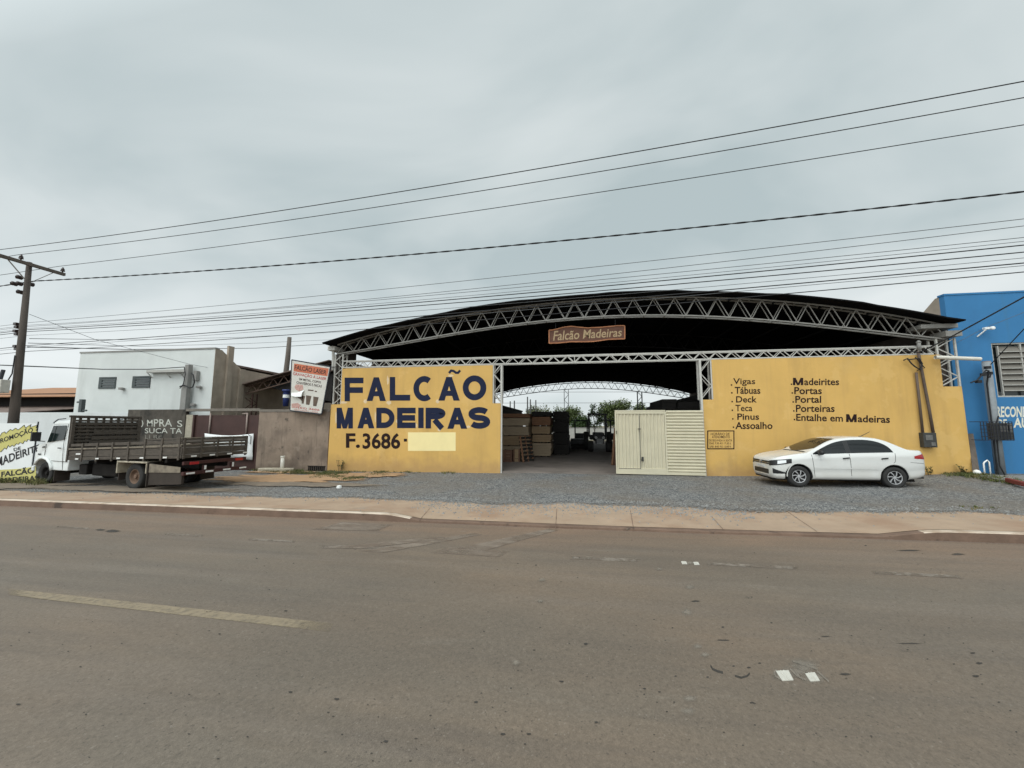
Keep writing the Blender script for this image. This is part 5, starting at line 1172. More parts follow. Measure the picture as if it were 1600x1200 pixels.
for s in (-1, 1):                              # bonnet, boot and bumper shut lines
    mb = MB(); ln = [(lerp(.16, 1.18, i/12), s*lerp(.60, .70, (i/12)**.5), 0) for i in range(13)]
    shell(mb, [[(x, y-.005, z) for x, y, z in ln], [(x, y+.005, z) for x, y, z in ln]], (0, 0, -1), .002); mb.build('bonnet_seam', 'meter_grey', car, local=True)
    mb = MB(); ln = [(lerp(3.72, 4.10, i/6), 0, lerp(.735, .70, i/6)) for i in range(7)]
    shell(mb, [[(x, y, z-.005) for x, y, z in ln], [(x, y, z+.005) for x, y, z in ln]], (0, -s, 0), .002); mb.build('bumper_seam', 'meter_grey', car, local=True)
    for x, z in WB:
        mb = MB(); ln = [Vector((x+.375*math.cos(R(a)), 0, z+.375*math.sin(R(a)))) for a in range(-8, 190, 9)]; c_ = Vector((x, 0, z))
        shell(mb, [[c_+(p-c_)*k for p in ln] for k in (1.0, 1.03, 1.06, 1.09)], (0, -s, 0), .007); mb.build('arch_lip', 'car_white', car, local=True, smooth=True)
mb = MB(); shell(mb, [[(x, y, 0) for x in (1.10, 1.16)] for y in frange(-.6, .6, .1)], (0, 0, -1), .004); mb.build('cowl', 'black_plastic', car, local=True)
mb = MB(); mb.tube([(3.02, 0, 1.43), (3.30, 0, 1.585)], [.012, .006], 6); mb.lathe([(.035, 0), (.02, .03), (0, .03)], (3.01, 0, 1.425), 'z', 8); mb.build('aerial', 'black_plastic', car, local=True)
mb = MB(); mb.box(.25, 3.9, -.62, .62, .17, .24); mb.build('underbody', 'chassis', car, local=True)
mb = MB(); mb.box(3.98, 4.17, -.60, .60, .26, .31); mb.build('rear_valance', 'black_plastic', car, local=True, bevel=.02)
def wheel(parent, x, y, z, s, r, w, rim_m, spokes=7, hub=.62, tyre_m='tyre_rubber', tilt=0):
    e_ = thing('wheel', (x, y, z), None, None); e_.parent = parent
    mb = MB(); h = hub*r
    mb.lathe([(h, -w*.40), (h+.012, -w*.46), (lerp(h, r, .45), -w*.52), (r*.94, -w*.49), (r*.985, -w*.40), (r, -w*.2), (r, w*.2), (r*.985, w*.40), (r*.94, w*.49), (lerp(h, r, .45), w*.52), (h+.012, w*.46), (h, w*.40), (h, -w*.40)], (0, 0, 0), 'y', 40)
    mb.build('tyre', tyre_m, e_, local=True, smooth=True)
    mb = MB(); f = s*w*.42
    mb.lathe([(h, f), (h*.93, f*1.03), (h*.88, f*.86), (h*.86, f*.1), (0, f*.05)], (0, 0, 0), 'y', 40); mb.build('rim', 'black_plastic' if spokes else rim_m, e_, local=True, smooth=True)
    if spokes:
        mb = MB(); mb.lathe([(h*1.0, f*1.02), (h*.985, f*1.07), (h*.93, f*1.05), (h*.90, f*.92)], (0, 0, 0), 'y', 40)
        for k in range(spokes):
            a = 2*math.pi*k/spokes; q = []
            for rr, da, wd in ((.16, -.05, .17), (.5, .10, .19), (.93, .32, .26)):
                for sg_ in (-1, 1):
                    an = a+da+sg_*wd*(.7 if rr > .3 else 2.2)/max(rr, .3)*.5*(1 if rr > .3 else .6); q.append(Vector((h*rr*math.cos(an), f*(.98 if rr > .3 else .93), h*rr*math.sin(an))))
            q2 = [Vector((p.x, p.y-f*.12, p.z)) for p in q]
            mb.add(q+q2, [(0, 1, 3, 2), (2, 3, 5, 4), (6, 8, 9, 7), (8, 10, 11, 9), (0, 2, 8, 6), (2, 4, 10, 8), (1, 7, 9, 3), (3, 9, 11, 5)])
        mb.lathe([(h*.2, f*.92), (h*.18, f*1.0), (0, f*1.02)], (0, 0, 0), 'y', 16); mb.build('hubcap', rim_m, e_, local=True)
    else:
        mb = MB(); mb.lathe([(h*.55, f*.06), (h*.5, f*.35), (h*.30, f*.4), (h*.28, f*.9), (0, f*.95)], (0, 0, 0), 'y', 24)
        for k in range(8): a = 2*math.pi*k/8; mb.lathe([(.02, f*.35), (.02, f*.48), (0, f*.5)], (h*.42*math.cos(a), 0, h*.42*math.sin(a)), 'y', 7)
        mb.build('hub', rim_m, e_, local=True)
    return e_
for x, z in WB:
    for s in (-1, 1): wheel(car, x, s*.715, z, s, WR, .19, 'alloy')

# ------------------------------------------------------------------ flatbed truck
TA = R(7); TRX = Vector((-11.5, 9.78, 0))
trk = thing('flatbed_truck', TRX, 'white cab truck with a dark wooden stake bed parked facing left by the maroon gate', 'truck')
trk.rotation_euler = (0, 0, math.pi-TA)       # local +x to the front, local +y towards the street, near side at y = 0
# local frame: u forward from the tail; v = distance away from the street
def T(u, v, z): return Vector((u, -v, z))
def tbox(mb, u0, u1, v0, v1, z0, z1, z0b=None, z1b=None):
    z0b = z0 if z0b is None else z0b; z1b = z1 if z1b is None else z1b   # values at u1
    return mb.add([T(u0, v0, z0), T(u1, v0, z0b), T(u1, v1, z0b), T(u0, v1, z0), T(u0, v0, z1), T(u1, v0, z1b), T(u1, v1, z1b), T(u0, v1, z1)],
                  [(0, 1, 2, 3), (7, 6, 5, 4), (4, 5, 1, 0), (5, 6, 2, 1), (6, 7, 3, 2), (7, 4, 0, 3)])
BW = 2.06; BL = 5.22
def bz(u): return lerp(.86, .665, u/BL)        # underside of the bed, raked down towards the cab
def bl_box(mb, u0, u1, v0, v1, d0, d1): return tbox(mb, u0, u1, v0, v1, bz(u0)+d0, bz(u0)+d1, bz(u1)+d0, bz(u1)+d1)
mb = MB(); bl_box(mb, 0, BL, .03, BW-.03, 0, .10); bd_ = mb.build('bed_floor', 'truck_wood', trk, local=True, bevel=.008)
for v0, v1 in ((0, .03), (BW-.03, BW)):
    mb = MB()
    bl_box(mb, 0, BL, v0-.004, v1+.004, .0, .09); bl_box(mb, 0, BL, v0, v1, .105, .30); bl_box(mb, 0, BL, v0, v1, .315, .335)
    s_ = mb.build('side_board', 'truck_wood', trk, local=True, bevel=.006)
    mb = MB(); vo = v0-.03 if v0 == 0 else v1
    bl_box(mb, 0, BL, v0-.02, v1+.02, .34, .385); mb.build('top_rail', 'truck_rail', trk, local=True, bevel=.006)
    mb = MB(); bl_box(mb, .0, BL-.15, v0, v1, .44, .53); mb.build('side_slat', 'truck_wood', trk, local=True, bevel=.006)
    mb = MB(); bl_box(mb, .0, 1.6, v0, v1, .56, .60); mb.build('side_slat', 'truck_wood', trk, local=True, bevel=.006)
    for k in range(8):
        u = .02+(BL-.1)*k/7; mb = MB(); bl_box(mb, u, u+.07, vo, vo+.03, -.05, .62 if k < 3 else .54); mb.build('stake', 'truck_wood', trk, local=True, bevel=.005)
    for k, u in enumerate((.5, 1.5, 2.55, 3.55, 4.55)):
        mb = MB(); bl_box(mb, u, u+.16, vo-.006 if v0 == 0 else vo, vo if v0 == 0 else vo+.006, .015, .06); mb.build('reflector', 'marker_white', trk, local=True)
mb = MB(); bl_box(mb, 4.45, 4.75, -.012, 0, .17, .22); mb.build('reflector', 'marker_white', trk, local=True)
# tail gate
mb = MB(); 
for z0_, z1_ in ((.0, .10), (.115, .30), (.33, .385), (.43, .48), (.53, .58)): tbox(mb, -.03, 0, 0, BW, .86+z0_, .86+z1_)
mb.build('tail_gate', 'truck_wood', trk, local=True, bevel=.006)
mb = MB(); tbox(mb, -.036, -.0, -.02, BW+.02, 1.445, 1.47); tbox(mb, -.036, 0, -.02, BW+.02, 1.245, 1.27); mb.build('gate_rail', 'truck_rail', trk, local=True)
for k in range(5):
    v = .03+(BW-.1)*k/4; mb = MB(); tbox(mb, -.065, -.03, v, v+.06, .84, 1.47); mb.build('stake', 'truck_wood', trk, local=True, bevel=.005)
for v in (.25, .8, 1.35, 1.9): mb = MB(); tbox(mb, -.072, -.065, v, v+.16, .885, .93); mb.build('reflector', 'marker_white', trk, local=True)
# stake headboard behind the cab
hb0, hb1 = .80, 2.10
mb = MB(); u0 = BL-.02; HW = 1.93
for k in range(11):
    z = hb0+.1+(hb1-hb0-.14)*k/10; tbox(mb, u0, u0+.03, .02, HW-.02, z, z+.062)
tbox(mb, u0-.02, u0+.05, -.05, HW+.02, hb1-.02, hb1+.05); mb.build('headboard_slat', 'truck_wood', trk, local=True, bevel=.004)
mb = MB()
for k in range(7): tbox(mb, u0+.08, u0+.10, .04+.02*(k % 2), HW-.03, hb0+.05+.155*k, hb0+.05+.155*k+.145)
mb.build('headboard_panel', 'truck_wood', trk, local=True)
for k in range(10):
    v = .0+(HW-.07)*k/9; mb = MB(); tbox(mb, u0+.03, u0+.075, v, v+.07, hb0, hb1-.02); mb.build('headboard_post', 'truck_wood', trk, local=True, bevel=.004)
for va in (0, HW-.08): mb = MB(); tbox(mb, u0-.06, u0, va, va+.08, hb0, hb1); mb.build('headboard_frame', 'truck_wood', trk, local=True)
for k, (z, a, b) in enumerate(((1.15, .5, 1.85), (1.32, .55, 1.9), (1.49, .6, 1.88))):
    mb = MB(); tbox(mb, u0-.03, u0-.004, a, b, z, z+.12); mb.build('headboard_slat', 'truck_wood', trk, local=True, bevel=.004)
# chassis
mb = MB()
for v in (.62, 1.42): tbox(mb, .1, 6.9, v, v+.1, .50, .70, .40, .56)
for u in (.4, 1.4, 2.4, 3.4, 4.4): tbox(mb, u, u+.1, .72, 1.42, .50, .62)
for u in (.6, 2.2, 3.8): bl_box(mb, u, u+.1, .05, BW-.05, -.12, 0)
mb.build('chassis', 'chassis', trk, local=True)
mb = MB(); tbox(mb, 3.35, 4.6, .35, .85, .14, .55); mb.build('fuel_tank', 'chassis', trk, local=True, bevel=.06)
mb = MB(); tbox(mb, 4.65, 5.05, .25, .7, .18, .52); mb.build('battery_box', 'chassis', trk, local=True, bevel=.03)
mb = MB(); mb.tube([T(2.12, .5, .22), T(2.12, 1.6, .22)], .09, 10); mb.lathe([(0, -.2), (.18, -.15), (.22, 0), (.18, .15), (0, .2)], T(2.12, 1.1, .22), 'y', 14); mb.tube([T(6.64, .5, .16), T(6.64, 1.6, .16)], .07, 10); mb.tube([T(2.1, 1.1, .25), T(5.6, 1.1, .38)], .05, 8); mb.build('axle', 'chassis', trk, local=True)
# rear mudguard, flaps, side skirt, underrun
for v0, v1 in ((.02, .46), (BW-.46, BW-.02)):
    mb = MB(); tbox(mb, 1.42, 2.78, v0, v1, .665, .72); tbox(mb, 2.735, 2.78, v0, v1, .33, .665); tbox(mb, 1.42, 1.465, v0, v1, .36, .665); mb.build('mudguard', 'fender_beige', trk, local=True, bevel=.015)
    mb = MB(); tbox(mb, 1.36, 1.39, v0, v1, -.02, .70); mb.build('mud_flap', 'mud_flap', trk, local=True)
    mb = MB(); tbox(mb, 2.80, 2.83, v0+.1, v1, .1, .40); mb.build('mud_flap', 'mud_flap', trk, local=True)
mb = MB(); tbox(mb, -.04, 1.35, .06, .14, .10, .42, .02, .68); mb.build('side_skirt', 'mud_flap', trk, local=True, bevel=.01)
mb = MB(); tbox(mb, .02, 1.34, .045, .058, .44, .60, .40, .66); mb.build('skirt_panel', 'truck_rail', trk, local=True)
mb = MB(); tbox(mb, -.12, -.02, .05, BW-.05, .36, .46); tbox(mb, -.1, -.02, .05, BW-.05, .66, .76)
for v in (.62, 1.5): tbox(mb, -.1, -.02, v, v+.1, .46, .62)
mb.build('underrun_bar', 'dark_red', trk, local=True, bevel=.008)
for k in range(4):
    v = .12+k*.55; mb = MB(); tbox(mb, -.126, -.12, v, v+.24, .385, .435); mb.build('reflector', 'marker_white', trk, local=True)
mb = MB(); tbox(mb, -.106, -.1, 1.52, 1.58, .48, .62); tbox(mb, -.106, -.1, .64, .70, .48, .60); mb.build('reflector', 'marker_white', trk, local=True)
for v in (.2, BW-.45): mb = MB(); tbox(mb, -.13, -.1, v, v+.26, .66, .74); mb.build('tail_light', 'red_lens', trk, local=True, bevel=.008)
# cab
cv0, cv1 = .10, 1.98
cabp = [(5.33, .30), (6.10, .30), (6.14, .42), (6.23, .55), (6.40, .66), (6.60, .71), (6.80, .68), (6.95, .59), (7.04, .46), (7.09, .38), (7.13, .40), (7.15, .62), (7.17, .95), (7.14, 1.08), (7.07, 1.13), (6.68, 1.22), (6.55, 1.84), (6.49, 1.92), (6.35, 1.955), (5.50, 2.00), (5.40, 1.97), (5.36, 1.90)]
mb = MB(); k_ = len(cabp)
def cab_in(u, z): return .0 if z < 1.15 else .09*(z-1.15)/.85
vs = [T(u, cv0+cab_in(u, z), z) for u, z in cabp]+[T(u, cv1-cab_in(u, z), z) for u, z in cabp]
mb.add(vs, [tuple(range(k_)), tuple(range(2*k_-1, k_-1, -1))]+[(i, i+k_, (i+1) % k_+k_, (i+1) % k_) for i in range(k_)])
cabo = mb.build('cab', 'truck_white', trk, local=True, bevel=.035)
def cquad(mb, pts, off, near=True):
    q = []
    for u, z in pts:
        v = cv0+cab_in(u, z)-off if near else cv1-cab_in(u, z)+off
        q.append(T(u, v, z))
    mb.poly(q, .004 if near else -.004, (0, -1, 0)); return mb
for near in (True, False):
    mb = MB(); cquad(mb, [(5.74, 1.33), (6.60, 1.225), (6.50, 1.80), (5.76, 1.815)], .004, near); wdw = mb.build('side_window', 'truck_glass', trk, local=True)
    mb = MB(); cquad(mb, [(6.32, 1.262), (6.35, 1.259), (6.32, 1.803), (6.29, 1.804)], .009, near); mb.build('window_bar', 'black_plastic', wdw, local=True)
    mb = MB()
    for a, b in (((5.70, 1.86), (5.70, 1.25)), ((5.70, 1.25), (5.66, .75)), ((5.66, .75), (5.58, .32)), ((6.64, 1.18), (6.64, .78)), ((5.70, 1.86), (6.50, 1.85))):
        (ua, za), (ub, zb_) = a, b; cquad(mb, [(ua-.009, za), (ua+.009, za-.004), (ub+.009, zb_), (ub-.009, zb_+.004)] if abs(ua-ub) < .3 else [(ua, za+.006), (ub, zb_+.006), (ub, zb_-.006), (ua, za-.006)], .002, near)
    mb.build('door_seam', 'chassis', trk, local=True)
    mb = MB(); cquad(mb, [(5.36, .60), (6.24, .615), (6.24, .602), (5.36, .585)], .002, near); mb.build('door_seam', 'mud_flap', trk, local=True)
    mb = MB(); cquad(mb, [(5.76, 1.06), (5.94, 1.065), (5.94, 1.03), (5.76, 1.025)], .02, near); mb.build('door_handle', 'black_plastic', trk, local=True, solid=.02)
    mb = MB(); cquad(mb, [(6.68, 1.10), (6.80, 1.08), (6.80, 1.03), (6.68, 1.05)], .01, near); mb.build('side_lamp', 'meter_grey', trk, local=True, solid=.01)
    mb = MB(); cquad(mb, [(6.85, .84), (7.0, .84), (7.0, .79), (6.85, .79)], .006, near); mb.build('badge', 'meter_grey', trk, local=True)
    # wheel-arch lip
    mb = MB(); vv = cv0 if near else cv1; sg_ = -1 if near else 1
    lip = [(6.10, .30), (6.14, .42), (6.23, .55), (6.40, .66), (6.60, .71), (6.80, .68), (6.95, .59), (7.04, .46)]
    pp = [T(u, vv+sg_*.03, z) for u, z in lip]; mb.tube(pp, .045, 8); mb.build('arch_lip', 'truck_white', trk, local=True, smooth=True)
    mb = MB(); vv2 = vv+sg_*.18; a_ = T(6.70, vv, 1.26); b_ = T(6.84, vv2, 1.28); mb.tube([a_, b_, T(6.84, vv2, 1.25)], .016, 6); tbox(mb, 6.80, 6.88, vv2-.11, vv2+.11, 1.27, 1.58); mb.build('wing_mirror', 'black_plastic', trk, local=True, bevel=.02)
    mb = MB(); tbox(mb, 5.98, 6.01, (cv0 if near else cv1-.4), (cv0+.4 if near else cv1), -.08, .32); mb.build('mud_flap', 'mud_flap', trk, local=True)
    mb = MB(); vL = .22 if near else 1.56; tbox(mb, 7.15, 7.19, vL, vL+.3, .62, .80); mb.build('headlight', 'lamp_glass', trk, local=True, bevel=.02)
mb = MB(); mb.poly([T(6.675, .24, 1.25), T(6.675, 1.84, 1.25), T(6.565, 1.76, 1.79), T(6.565, .32, 1.79)], .012, (.98, 0, .18)); mb.build('windscreen', 'truck_glass', trk, local=True)
mb = MB(); tbox(mb, 7.08, 7.22, .06, 2.02, .24, .42); mb.build('bumper', 'truck_white', trk, local=True, bevel=.03)
mb = MB(); tbox(mb, 7.16, 7.185, .6, 1.48, .62, .92); mb.build('grille', 'black_plastic', trk, local=True, bevel=.01)
mb = MB(); mb.tube([T(6.57, .2, 1.90), T(6.63, .22, 1.90), T(6.45, .24, 2.02), T(6.05, .24, 2.045)], .018, 6); mb.tube([T(6.63, .22, 1.90), T(6.63, 1.86, 1.90)], .018, 6); mb.tube([T(6.57, 1.88, 1.90), T(6.63, 1.86, 1.90), T(6.45, 1.84, 2.02), T(6.05, 1.84, 2.045)], .018, 6)
tbox(mb, 6.51, 6.67, .24, 1.84, 1.86, 1.885); mb.build('sun_visor', 'frame_black', trk, local=True)
for u, z, r_, m_ in ((6.64, .165, .39, 'chassis'), (2.12, .235, .40, 'dusty_rim')):
    for v, s in ((.28 if u > 5 else .25, 1), (1.92 if u > 5 else 1.95, -1)): wheel(trk, u, -v, z, s, r_, .24, m_, 0, .56)
    if u < 5:
        for v, s in ((.53, 1), (1.67, -1)): wheel(trk, u, -v, z, s, r_, .22, m_, 0, .56)

# ------------------------------------------------------------------ inside the shed
def stack(name, label, x0, x1, y0, y1, z0, layers, m_, gap=.05, cat='timber stack', group=None, bear='timber_dark', off=.0):
    """layers of sawn boards on bearers; every layer is one part"""
    e_ = thing(name, ((x0+x1)/2, y0, z0), label, cat, group); rs = random.Random(hash(label) % 999 if False else len(label)*7+int(x0*10)); z = z0
    for k, (h, mm) in enumerate(layers):
        mb = MB()
        for i in range(3): xx = lerp(x0+.1, x1-.2, i/2); mb.box(xx, xx+.08, y0+.03, y1-.03, z, z+gap)
        mb.build('bearer', bear, e_); z += gap
        dx_ = rs.uniform(-off, off); nb = max(2, int(h/.13)); mb = MB()
        for b in range(nb):
            e = rs.uniform(-.03, .03); mb.box(x0+dx_+e, x1+dx_+e*1.7, y0+rs.uniform(-.025, .025), y1, z+h*b/nb+.002, z+h*(b+1)/nb-.002)
        mb.build('boards', mm, e_); z += h
    return e_, z
stack('timber_stack', 'tall stack of pale sawn boards just inside the left of the shed', -4.9, -2.55, 21.6, 25.5, .03, [(.62, 'pine_pale'), (.52, 'pine'), (.5, 'pine_pale'), (.42, 'pine_pale'), (.22, 'timber_brown')], None, .04)
stack('timber_stack', 'second pale board stack, right beside the tallest one and topped with brown planks', -2.5, -1.42, 22.6, 26, .03, [(.74, 'pine_pale'), (.42, 'pine'), (.42, 'pine'), (.5, 'timber_brown'), (.25, 'timber_dark')], None, .06, off=.03)
stack('timber_stack', 'black covered timber stack in the middle of the shed', -1.36, -.42, 24.6, 31, .03, [(.6, 'timber_dark'), (.7, 'timber_dark'), (.7, 'timber_dark'), (.6, 'timber_dark')], None, .03, off=.05)
stack('timber_stack', 'dark timber stack rising above the cream sliding gate', at(1034, 630, 19.8).x, at(1056, 630, 19.8).x, 19.8, 23, .03, [(.8, 'timber_dark'), (.8, 'timber_dark'), (.9, 'timber_dark'), (.5, 'timber_dark')], None, .03, off=.06)
stack('timber_stack', 'lower dark timber stack right behind the gate jamb', at(1058, 630, 19.6).x, 7.2, 19.6, 23, .03, [(.8, 'timber_dark'), (.8, 'timber_dark'), (.8, 'timber_dark'), (.45, 'timber_dark')], None, .03, off=.06)
stack('timber_stack', 'long dark board rack along the left side of the shed', -10.2, -5.4, 19, 40, .03, [(.8, 'timber_dark'), (.8, 'timber_dark'), (.8, 'timber_dark'), (.8, 'timber_dark')], None, .03)
stack('timber_stack', 'long dark board rack along the right side of the shed', 7.0, 12.6, 18, 40, .03, [(.9, 'timber_dark'), (.9, 'timber_dark'), (.9, 'timber_dark'), (.8, 'timber_dark')], None, .03)
def crate(label, x0, x1, y0, y1, z0, z1, m_):
    e_ = thing('wooden_crate', ((x0+x1)/2, y0, z0), label, 'crate'); n = 4
    mb = MB()
    for k in range(n): mb.box(x0, x1, y0, y0+.02, lerp(z0, z1, k/n)+.01, lerp(z0, z1, (k+1)/n)-.01)
    mb.box(x0, x0+.02, y0+.02, y1, z0, z1); mb.box(x1-.02, x1, y0+.02, y1, z0, z1); mb.box(x0+.02, x1-.02, y0+.02, y1, z1-.05, z1-.03); mb.build('slat', m_, e_)
    for x in (x0, x1-.07): mb = MB(); mb.box(x, x+.07, y0-.02, y0, z0, z1); mb.build('batten', 'crate_wood', e_)
p = at_z(786, 722, .03); q = at_z(800, 722, .03); crate('low reddish wooden crate on the floor left of the small pine box', p.x, q.x, p.y, p.y+.7, .03, .62, 'crate_wood')
p = at_z(802, 721.5, .03); q = at_z(812.5, 721.5, .03); crate('small pale pine box beside the reddish crate', p.x, q.x, p.y, p.y+.5, .03, .66, 'pine')
e_ = thing('leaning_pallet', at_z(826, 722, .03), 'dark slatted pallet leaning against the timber stacks', 'pallet')
a, b = at_z(818, 722.5, .03), at_z(833, 720.5, .03); tp = Vector((-.28, .75, 1.28)); mb = MB()
for t in (0, .5, 1): mb.bar(a.lerp(b, t), a.lerp(b, t)+tp, .09, .05, up=(0, 1, 0))
mb.build('runner', 'timber_brown', e_); mb = MB()
for k in range(7): t = (k+.4)/7; mb.bar(a+tp*t+Vector((-.08, -.03, 0)), b+tp*t+Vector((.08, -.03, 0)), .02, .11)
mb.build('slat', 'timber_dark', e_)
e_ = thing('leaning_door', at_z(958, 727, .03), 'reddish wooden door leaning behind the cream gate edge', 'door')
a = at_z(955, 727, .03); mb = MB(); mb.poly([a, a+Vector((.9, .35, 0)), a+Vector((1.05, .3, 1.72)), a+Vector((.17, -.05, 1.72))], .045, (0, 1, 0)); mb.build('leaf', 'crate_wood', e_); mb = MB()
for t in (0, .86): mb.bar(a+Vector((.04+.9*t, .35*t-.02, .03)), a+Vector((.2+.9*t, .35*t-.07, 1.7)), .08, .02)
mb.build('stile', 'timber_brown', e_)
# old tractor parked at the back
tx = thing('old_tractor', (1.4, 29, .03), 'dark farm machine with a roll frame parked deep inside the shed', 'tractor')
tx0 = at_z(937, 706, .03); X, Y = tx0.x, 29.0
mb = MB(); mb.box(X-.35, X+.35, Y-1.2, Y+1.4, .75, 1.35); mb.box(X-.28, X+.28, Y-1.7, Y-1.2, .6, 1.2); mb.box(X-.6, X+.6, Y+.6, Y+1.5, .8, 1.15); mb.build('body', 'machine_dark', tx, bevel=.05)
mb = MB()
for sx in (-.62, .62):
    for sy in (.5, 1.6): mb.box(X+sx-.05, X+sx+.05, Y+sy-.05, Y+sy+.05, 1.0, 2.65)
mb.box(X-.72, X+.72, Y+.35, Y+1.75, 2.65, 2.74); mb.build('roll_frame', 'machine_dark', tx)
for sx, sy, r_ in ((-.85, 1.05, .68), (.85, 1.05, .68), (-.6, -1.3, .38), (.6, -1.3, .38)):
    mb = MB(); mb.lathe([(r_*.45, -.16), (r_*.95, -.17), (r_, -.1), (r_, .1), (r_*.95, .17), (r_*.45, .16)], (0, 0, 0), 'y', 24); mb.v = [Vector((X+sx+v.y, Y+sy+v.x, r_+.03+v.z)) for v in mb.v]; mb.build('tyre', 'tyre_rubber', tx, smooth=True)
for sx in (-.25, .25): mb = MB(); mb.lathe([(0, -.02), (.09, 0), (.08, .04), (0, .05)], (X+sx, Y-1.72, 1.02), n=14); mb.build('headlight', 'plate_grey', tx)
mb = MB()
for k in range(5): mb.box(X-.22, X+.22, Y-1.715, Y-1.70, .62+.07*k, .65+.07*k)
mb.build('grille', 'plate_grey', tx)
def frame(label, x0, x1, Y, h, gap=1):
    e_ = thing('rack_frame', ((x0+x1)/2, Y, 0), label, 'rack'); mb = MB()
    for x in (x0, x1): mb.box(x-.05, x+.05, Y, Y+.1, .0, h)
    mb.box(x0-.3, x1+.1, Y-.01, Y+.11, h, h+.1); mb.build('frame', 'machine_dark', e_); mb = MB(); mb.box(x0, x1, Y+.02, Y+.08, h*.3, h*.55); mb.build('rail', 'machine_dark', e_)
frame('dark steel rack frame standing left of the farm machine', -.0, 1.0, 33, 2.2); frame('dark steel rack frame standing right of the farm machine', 2.9, 4.3, 33, 2.2)
p = at_z(893, 705, .03)
stack('timber_stack', 'low heap of dark offcuts on the floor beside the farm machine', -.35, .75, 30, 32, .03, [(.35, 'timber_dark'), (.35, 'machine_dark')], None, .04, off=.08)

# ------------------------------------------------------------------ behind the shed
bwall = thing('boundary_wall', (2, 56, 0), 'pale plastered boundary wall at the far end of the yard', 'wall')
mb = MB(); mb.box(-18, 24, 56, 56.2, -.2, 1.45); mb.build('wall', 'far_wall', bwall); mb = MB(); mb.box(-18, 24, 55.97, 56.23, 1.45, 1.55); mb.build('coping', 'post_grey', bwall)
for i, (x, yt, Y, lb) in enumerate(((803.5, 626, 50, 'leftmost of the dark poles seen through the rear opening of the shed'), (824, 620, 50, 'tallest dark pole seen through the rear opening of the shed'), (828.5, 624, 54, 'thin pole just right of the tallest one behind the shed'), (837, 625, 54, 'rightmost thin pole seen through the rear opening of the shed'), (797, 627, 52, 'dark pole seen through the rear opening beside the gate jamb'))):
    p = at(x, yt, Y); mb = MB(); mb.tube([(p.x, Y, 0), (p.x+.02, Y, p.z)], [.11, .08], 8); tag(mb.build('yard_pole', 'meter_grey', None, smooth=True), lb, 'pole', 'poles in the yard behind the shed')
for lb, y0, y1 in (('upper thin wire across the sky behind the shed', 613, 612), ('lower thin wire across the sky behind the shed', 630, 629)):
    cable(lb, [at(700, y0, 70), at(1200, y1, 70)], .03)
def tree(label, x, y, h, crown, n, leaf, m_, seed, trunk=.16, cz=.62, dense=1.0):
    e_ = thing('tree', (x, y, 0), label, 'tree', 'trees beyond the boundary wall'); rs = random.Random(seed); mb = MB(); z0_ = -.2
    mb.tube([(x, y, z0_), (x+.1, y, h*.3), (x-.05, y+.1, h*.62)], [trunk, trunk*.75, trunk*.3], 8); cl = []
    for k in range(9):
        a = rs.uniform(0, 6.28); t = rs.uniform(.25, .6); b0 = Vector((x, y, h*t)); rr = crown*rs.uniform(.45, .95)
        e = Vector((x+rr*math.cos(a), y+rr*math.sin(a)*.8, h*rs.uniform(cz-.22, .92))); mb.tube([b0, b0.lerp(e, .55)+Vector((0, 0, -.1)), e], [trunk*.4, trunk*.25, trunk*.08], 5); cl.append((e, crown*rs.uniform(.28, .5)))
    cl.append((Vector((x, y, h*.9)), crown*.4)); mb.build('trunk', 'bark', e_); n = int(n*2.2); leaf *= .62
    mb = MB()
    for i in range(n):
        c_, rr = rs.choice(cl); v = Vector((rs.gauss(0, 1), rs.gauss(0, 1), rs.gauss(0, .8))); v = v.normalized()*rr*rs.uniform(.35, 1.12); p = c_+v
        if p.z < .5: continue
        d1 = Vector((rs.uniform(-1, 1), rs.uniform(-1, 1), rs.uniform(-.9, .5))).normalized(); d2 = d1.cross(Vector((rs.uniform(-1, 1), rs.uniform(-1, 1), 1))).normalized(); s = leaf*rs.uniform(.6, 1.35)
        mb.add([p, p+d1*s*.5+d2*s*.22, p+d1*s, p+d1*s*.5-d2*s*.22], [(0, 1, 2, 3)])
    mb.build('crown', m_, e_, fix=False); return e_
def tx_(px_, Y): return at(px_, 660, Y).x
for a in (('bushy dark green tree just right of the black timber stack', tx_(896, 60), 60, 4.3, 2.0, 1900, .5, 'leaf_mid', 2),
          ('thin dark sapling in the middle of the rear opening', tx_(928, 50), 50, 4.7, 1.0, 420, .45, 'leaf_dark', 3, .07),
          ('round bright green tree partly hidden by the cream gate', tx_(976, 60), 60, 5.3, 2.9, 3600, .5, 'leaf_mid', 4),
          ('pale loose tree between the sapling and the round tree', tx_(947, 64), 64, 4.6, 1.2, 600, .5, 'leaf_pale', 5),
          ('low pale bush above the timber stacks at the left', tx_(850, 66), 66, 4.6, 3.2, 1500, .55, 'leaf_pale', 6),
          ('low pale tree right of the tallest rear pole', tx_(872, 70), 70, 4.9, 2.6, 1300, .55, 'leaf_mid', 7),
          ('dark tree hidden low behind the farm machine', tx_(916, 58), 58, 2.9, 1.9, 1500, .5, 'leaf_dark', 8),
          ('pale treetop just beside the dark timber above the gate', tx_(1030, 66), 66, 4.6, 2.4, 1200, .55, 'leaf_pale', 9)): tree(*a)

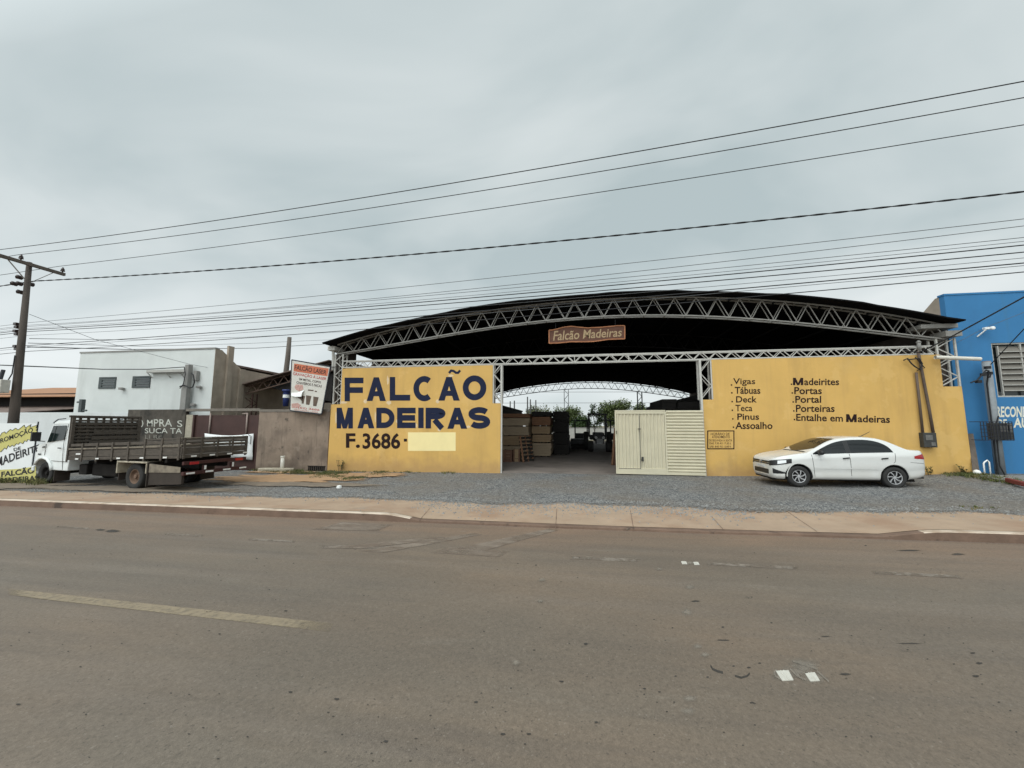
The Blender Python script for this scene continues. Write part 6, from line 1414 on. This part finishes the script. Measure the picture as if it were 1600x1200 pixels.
# ------------------------------------------------------------------ grass and weeds
mb = MB(); rs = random.Random(21)
def tuft(x, y, z, n, h, sp):
    for _ in range(n):
        a = rs.uniform(0, 6.28); r_ = abs(rs.gauss(0, sp)); bx, by = x+r_*math.cos(a), y+r_*math.sin(a)*.6; hh = h*rs.uniform(.5, 1.2); ln = Vector((rs.gauss(0, .45), rs.gauss(0, .35), 1)).normalized()*hh
        s = Vector((rs.uniform(-1, 1), rs.uniform(-1, 1), 0)).normalized()*rs.uniform(.006, .013); b = Vector((bx, by, z)); mid = b+ln*.55; tip = b+ln+Vector((ln.x*.5, ln.y*.5, -hh*.12))
        mb.add([b-s, b+s, mid+s*.7, tip, mid-s*.7], [(0, 1, 2, 4), (4, 2, 3)])
def patch(pts, cnt, n, h, sp):
    for _ in range(cnt):
        px_, py_ = rs.choice(pts); p = at_z(px_+rs.gauss(0, 7), py_+rs.gauss(0, 1.2), g(at_z(px_, py_, 0).x)); p = at_z(px_+rs.gauss(0, 7), py_+rs.gauss(0, 1.2), g(p.x))
        if p.y > FY-.06 and p.x > -20: p.y = FY-rs.uniform(.06, .3)
        tuft(p.x, p.y, gz(p.x, p.y)+.01, n, h, sp)
patch([(410, 737), (425, 738), (445, 739), (460, 739), (480, 741), (500, 742), (520, 742), (535, 741), (470, 740), (510, 743)], 190, 16, .13, .10)
patch([(500, 747), (545, 750), (560, 748), (580, 744), (592, 742), (530, 747)], 90, 13, .10, .10)
patch([(520, 738), (560, 737), (600, 738), (640, 738.5), (590, 738), (700, 740)], 60, 9, .09, .08)
patch([(1490, 742), (1510, 744), (1530, 746), (1545, 749), (1560, 752), (1575, 755), (1590, 757), (1520, 745), (1480, 742)], 150, 14, .11, .10)
patch([(0, 756), (15, 755), (30, 754), (45, 755), (60, 757), (20, 752), (40, 751)], 220, 18, .28, .14)
patch([(1548, 797), (1530, 796), (1510, 795)], 8, 9, .05, .06)
tag(mb.build('grass', 'grass_green', None, fix=False), kind='stuff')
for x, y, h, lb in ((531, 738, .55, 'spindly weed against the left end of the yellow wall'), (1452, 742, .3, 'small weed at the wall foot behind the car boot'), (1505, 742, .32, 'leafy weed at the right end of the yellow wall')):
    p = at(x, y, FY-.15); e_ = thing('weed', (p.x, p.y, gz(p.x, p.y)), lb, 'weed'); mb = MB(); mf = MB()
    for k in range(6):
        a = rs.uniform(0, 6.28); tip = Vector((p.x+.35*h*math.cos(a), p.y+.2*h*math.sin(a), p.z+h*rs.uniform(.6, 1))); mb.tube([(p.x, p.y, p.z-.1), tip], .006, 4)
        for q_ in range(9):
            c_ = Vector((p.x, p.y, p.z)).lerp(tip, rs.uniform(.3, 1)); d1 = Vector((rs.uniform(-1, 1), rs.uniform(-1, 1), rs.uniform(-.3, .8))).normalized()*.09; d2 = Vector((d1.y, -d1.x, 0))*.3; mf.add([c_, c_+d1*.5+d2, c_+d1, c_+d1*.5-d2], [(0, 1, 2, 3)])
    mb.build('stem', 'bark', e_); mf.build('leaves', 'leaf_mid', e_, fix=False)
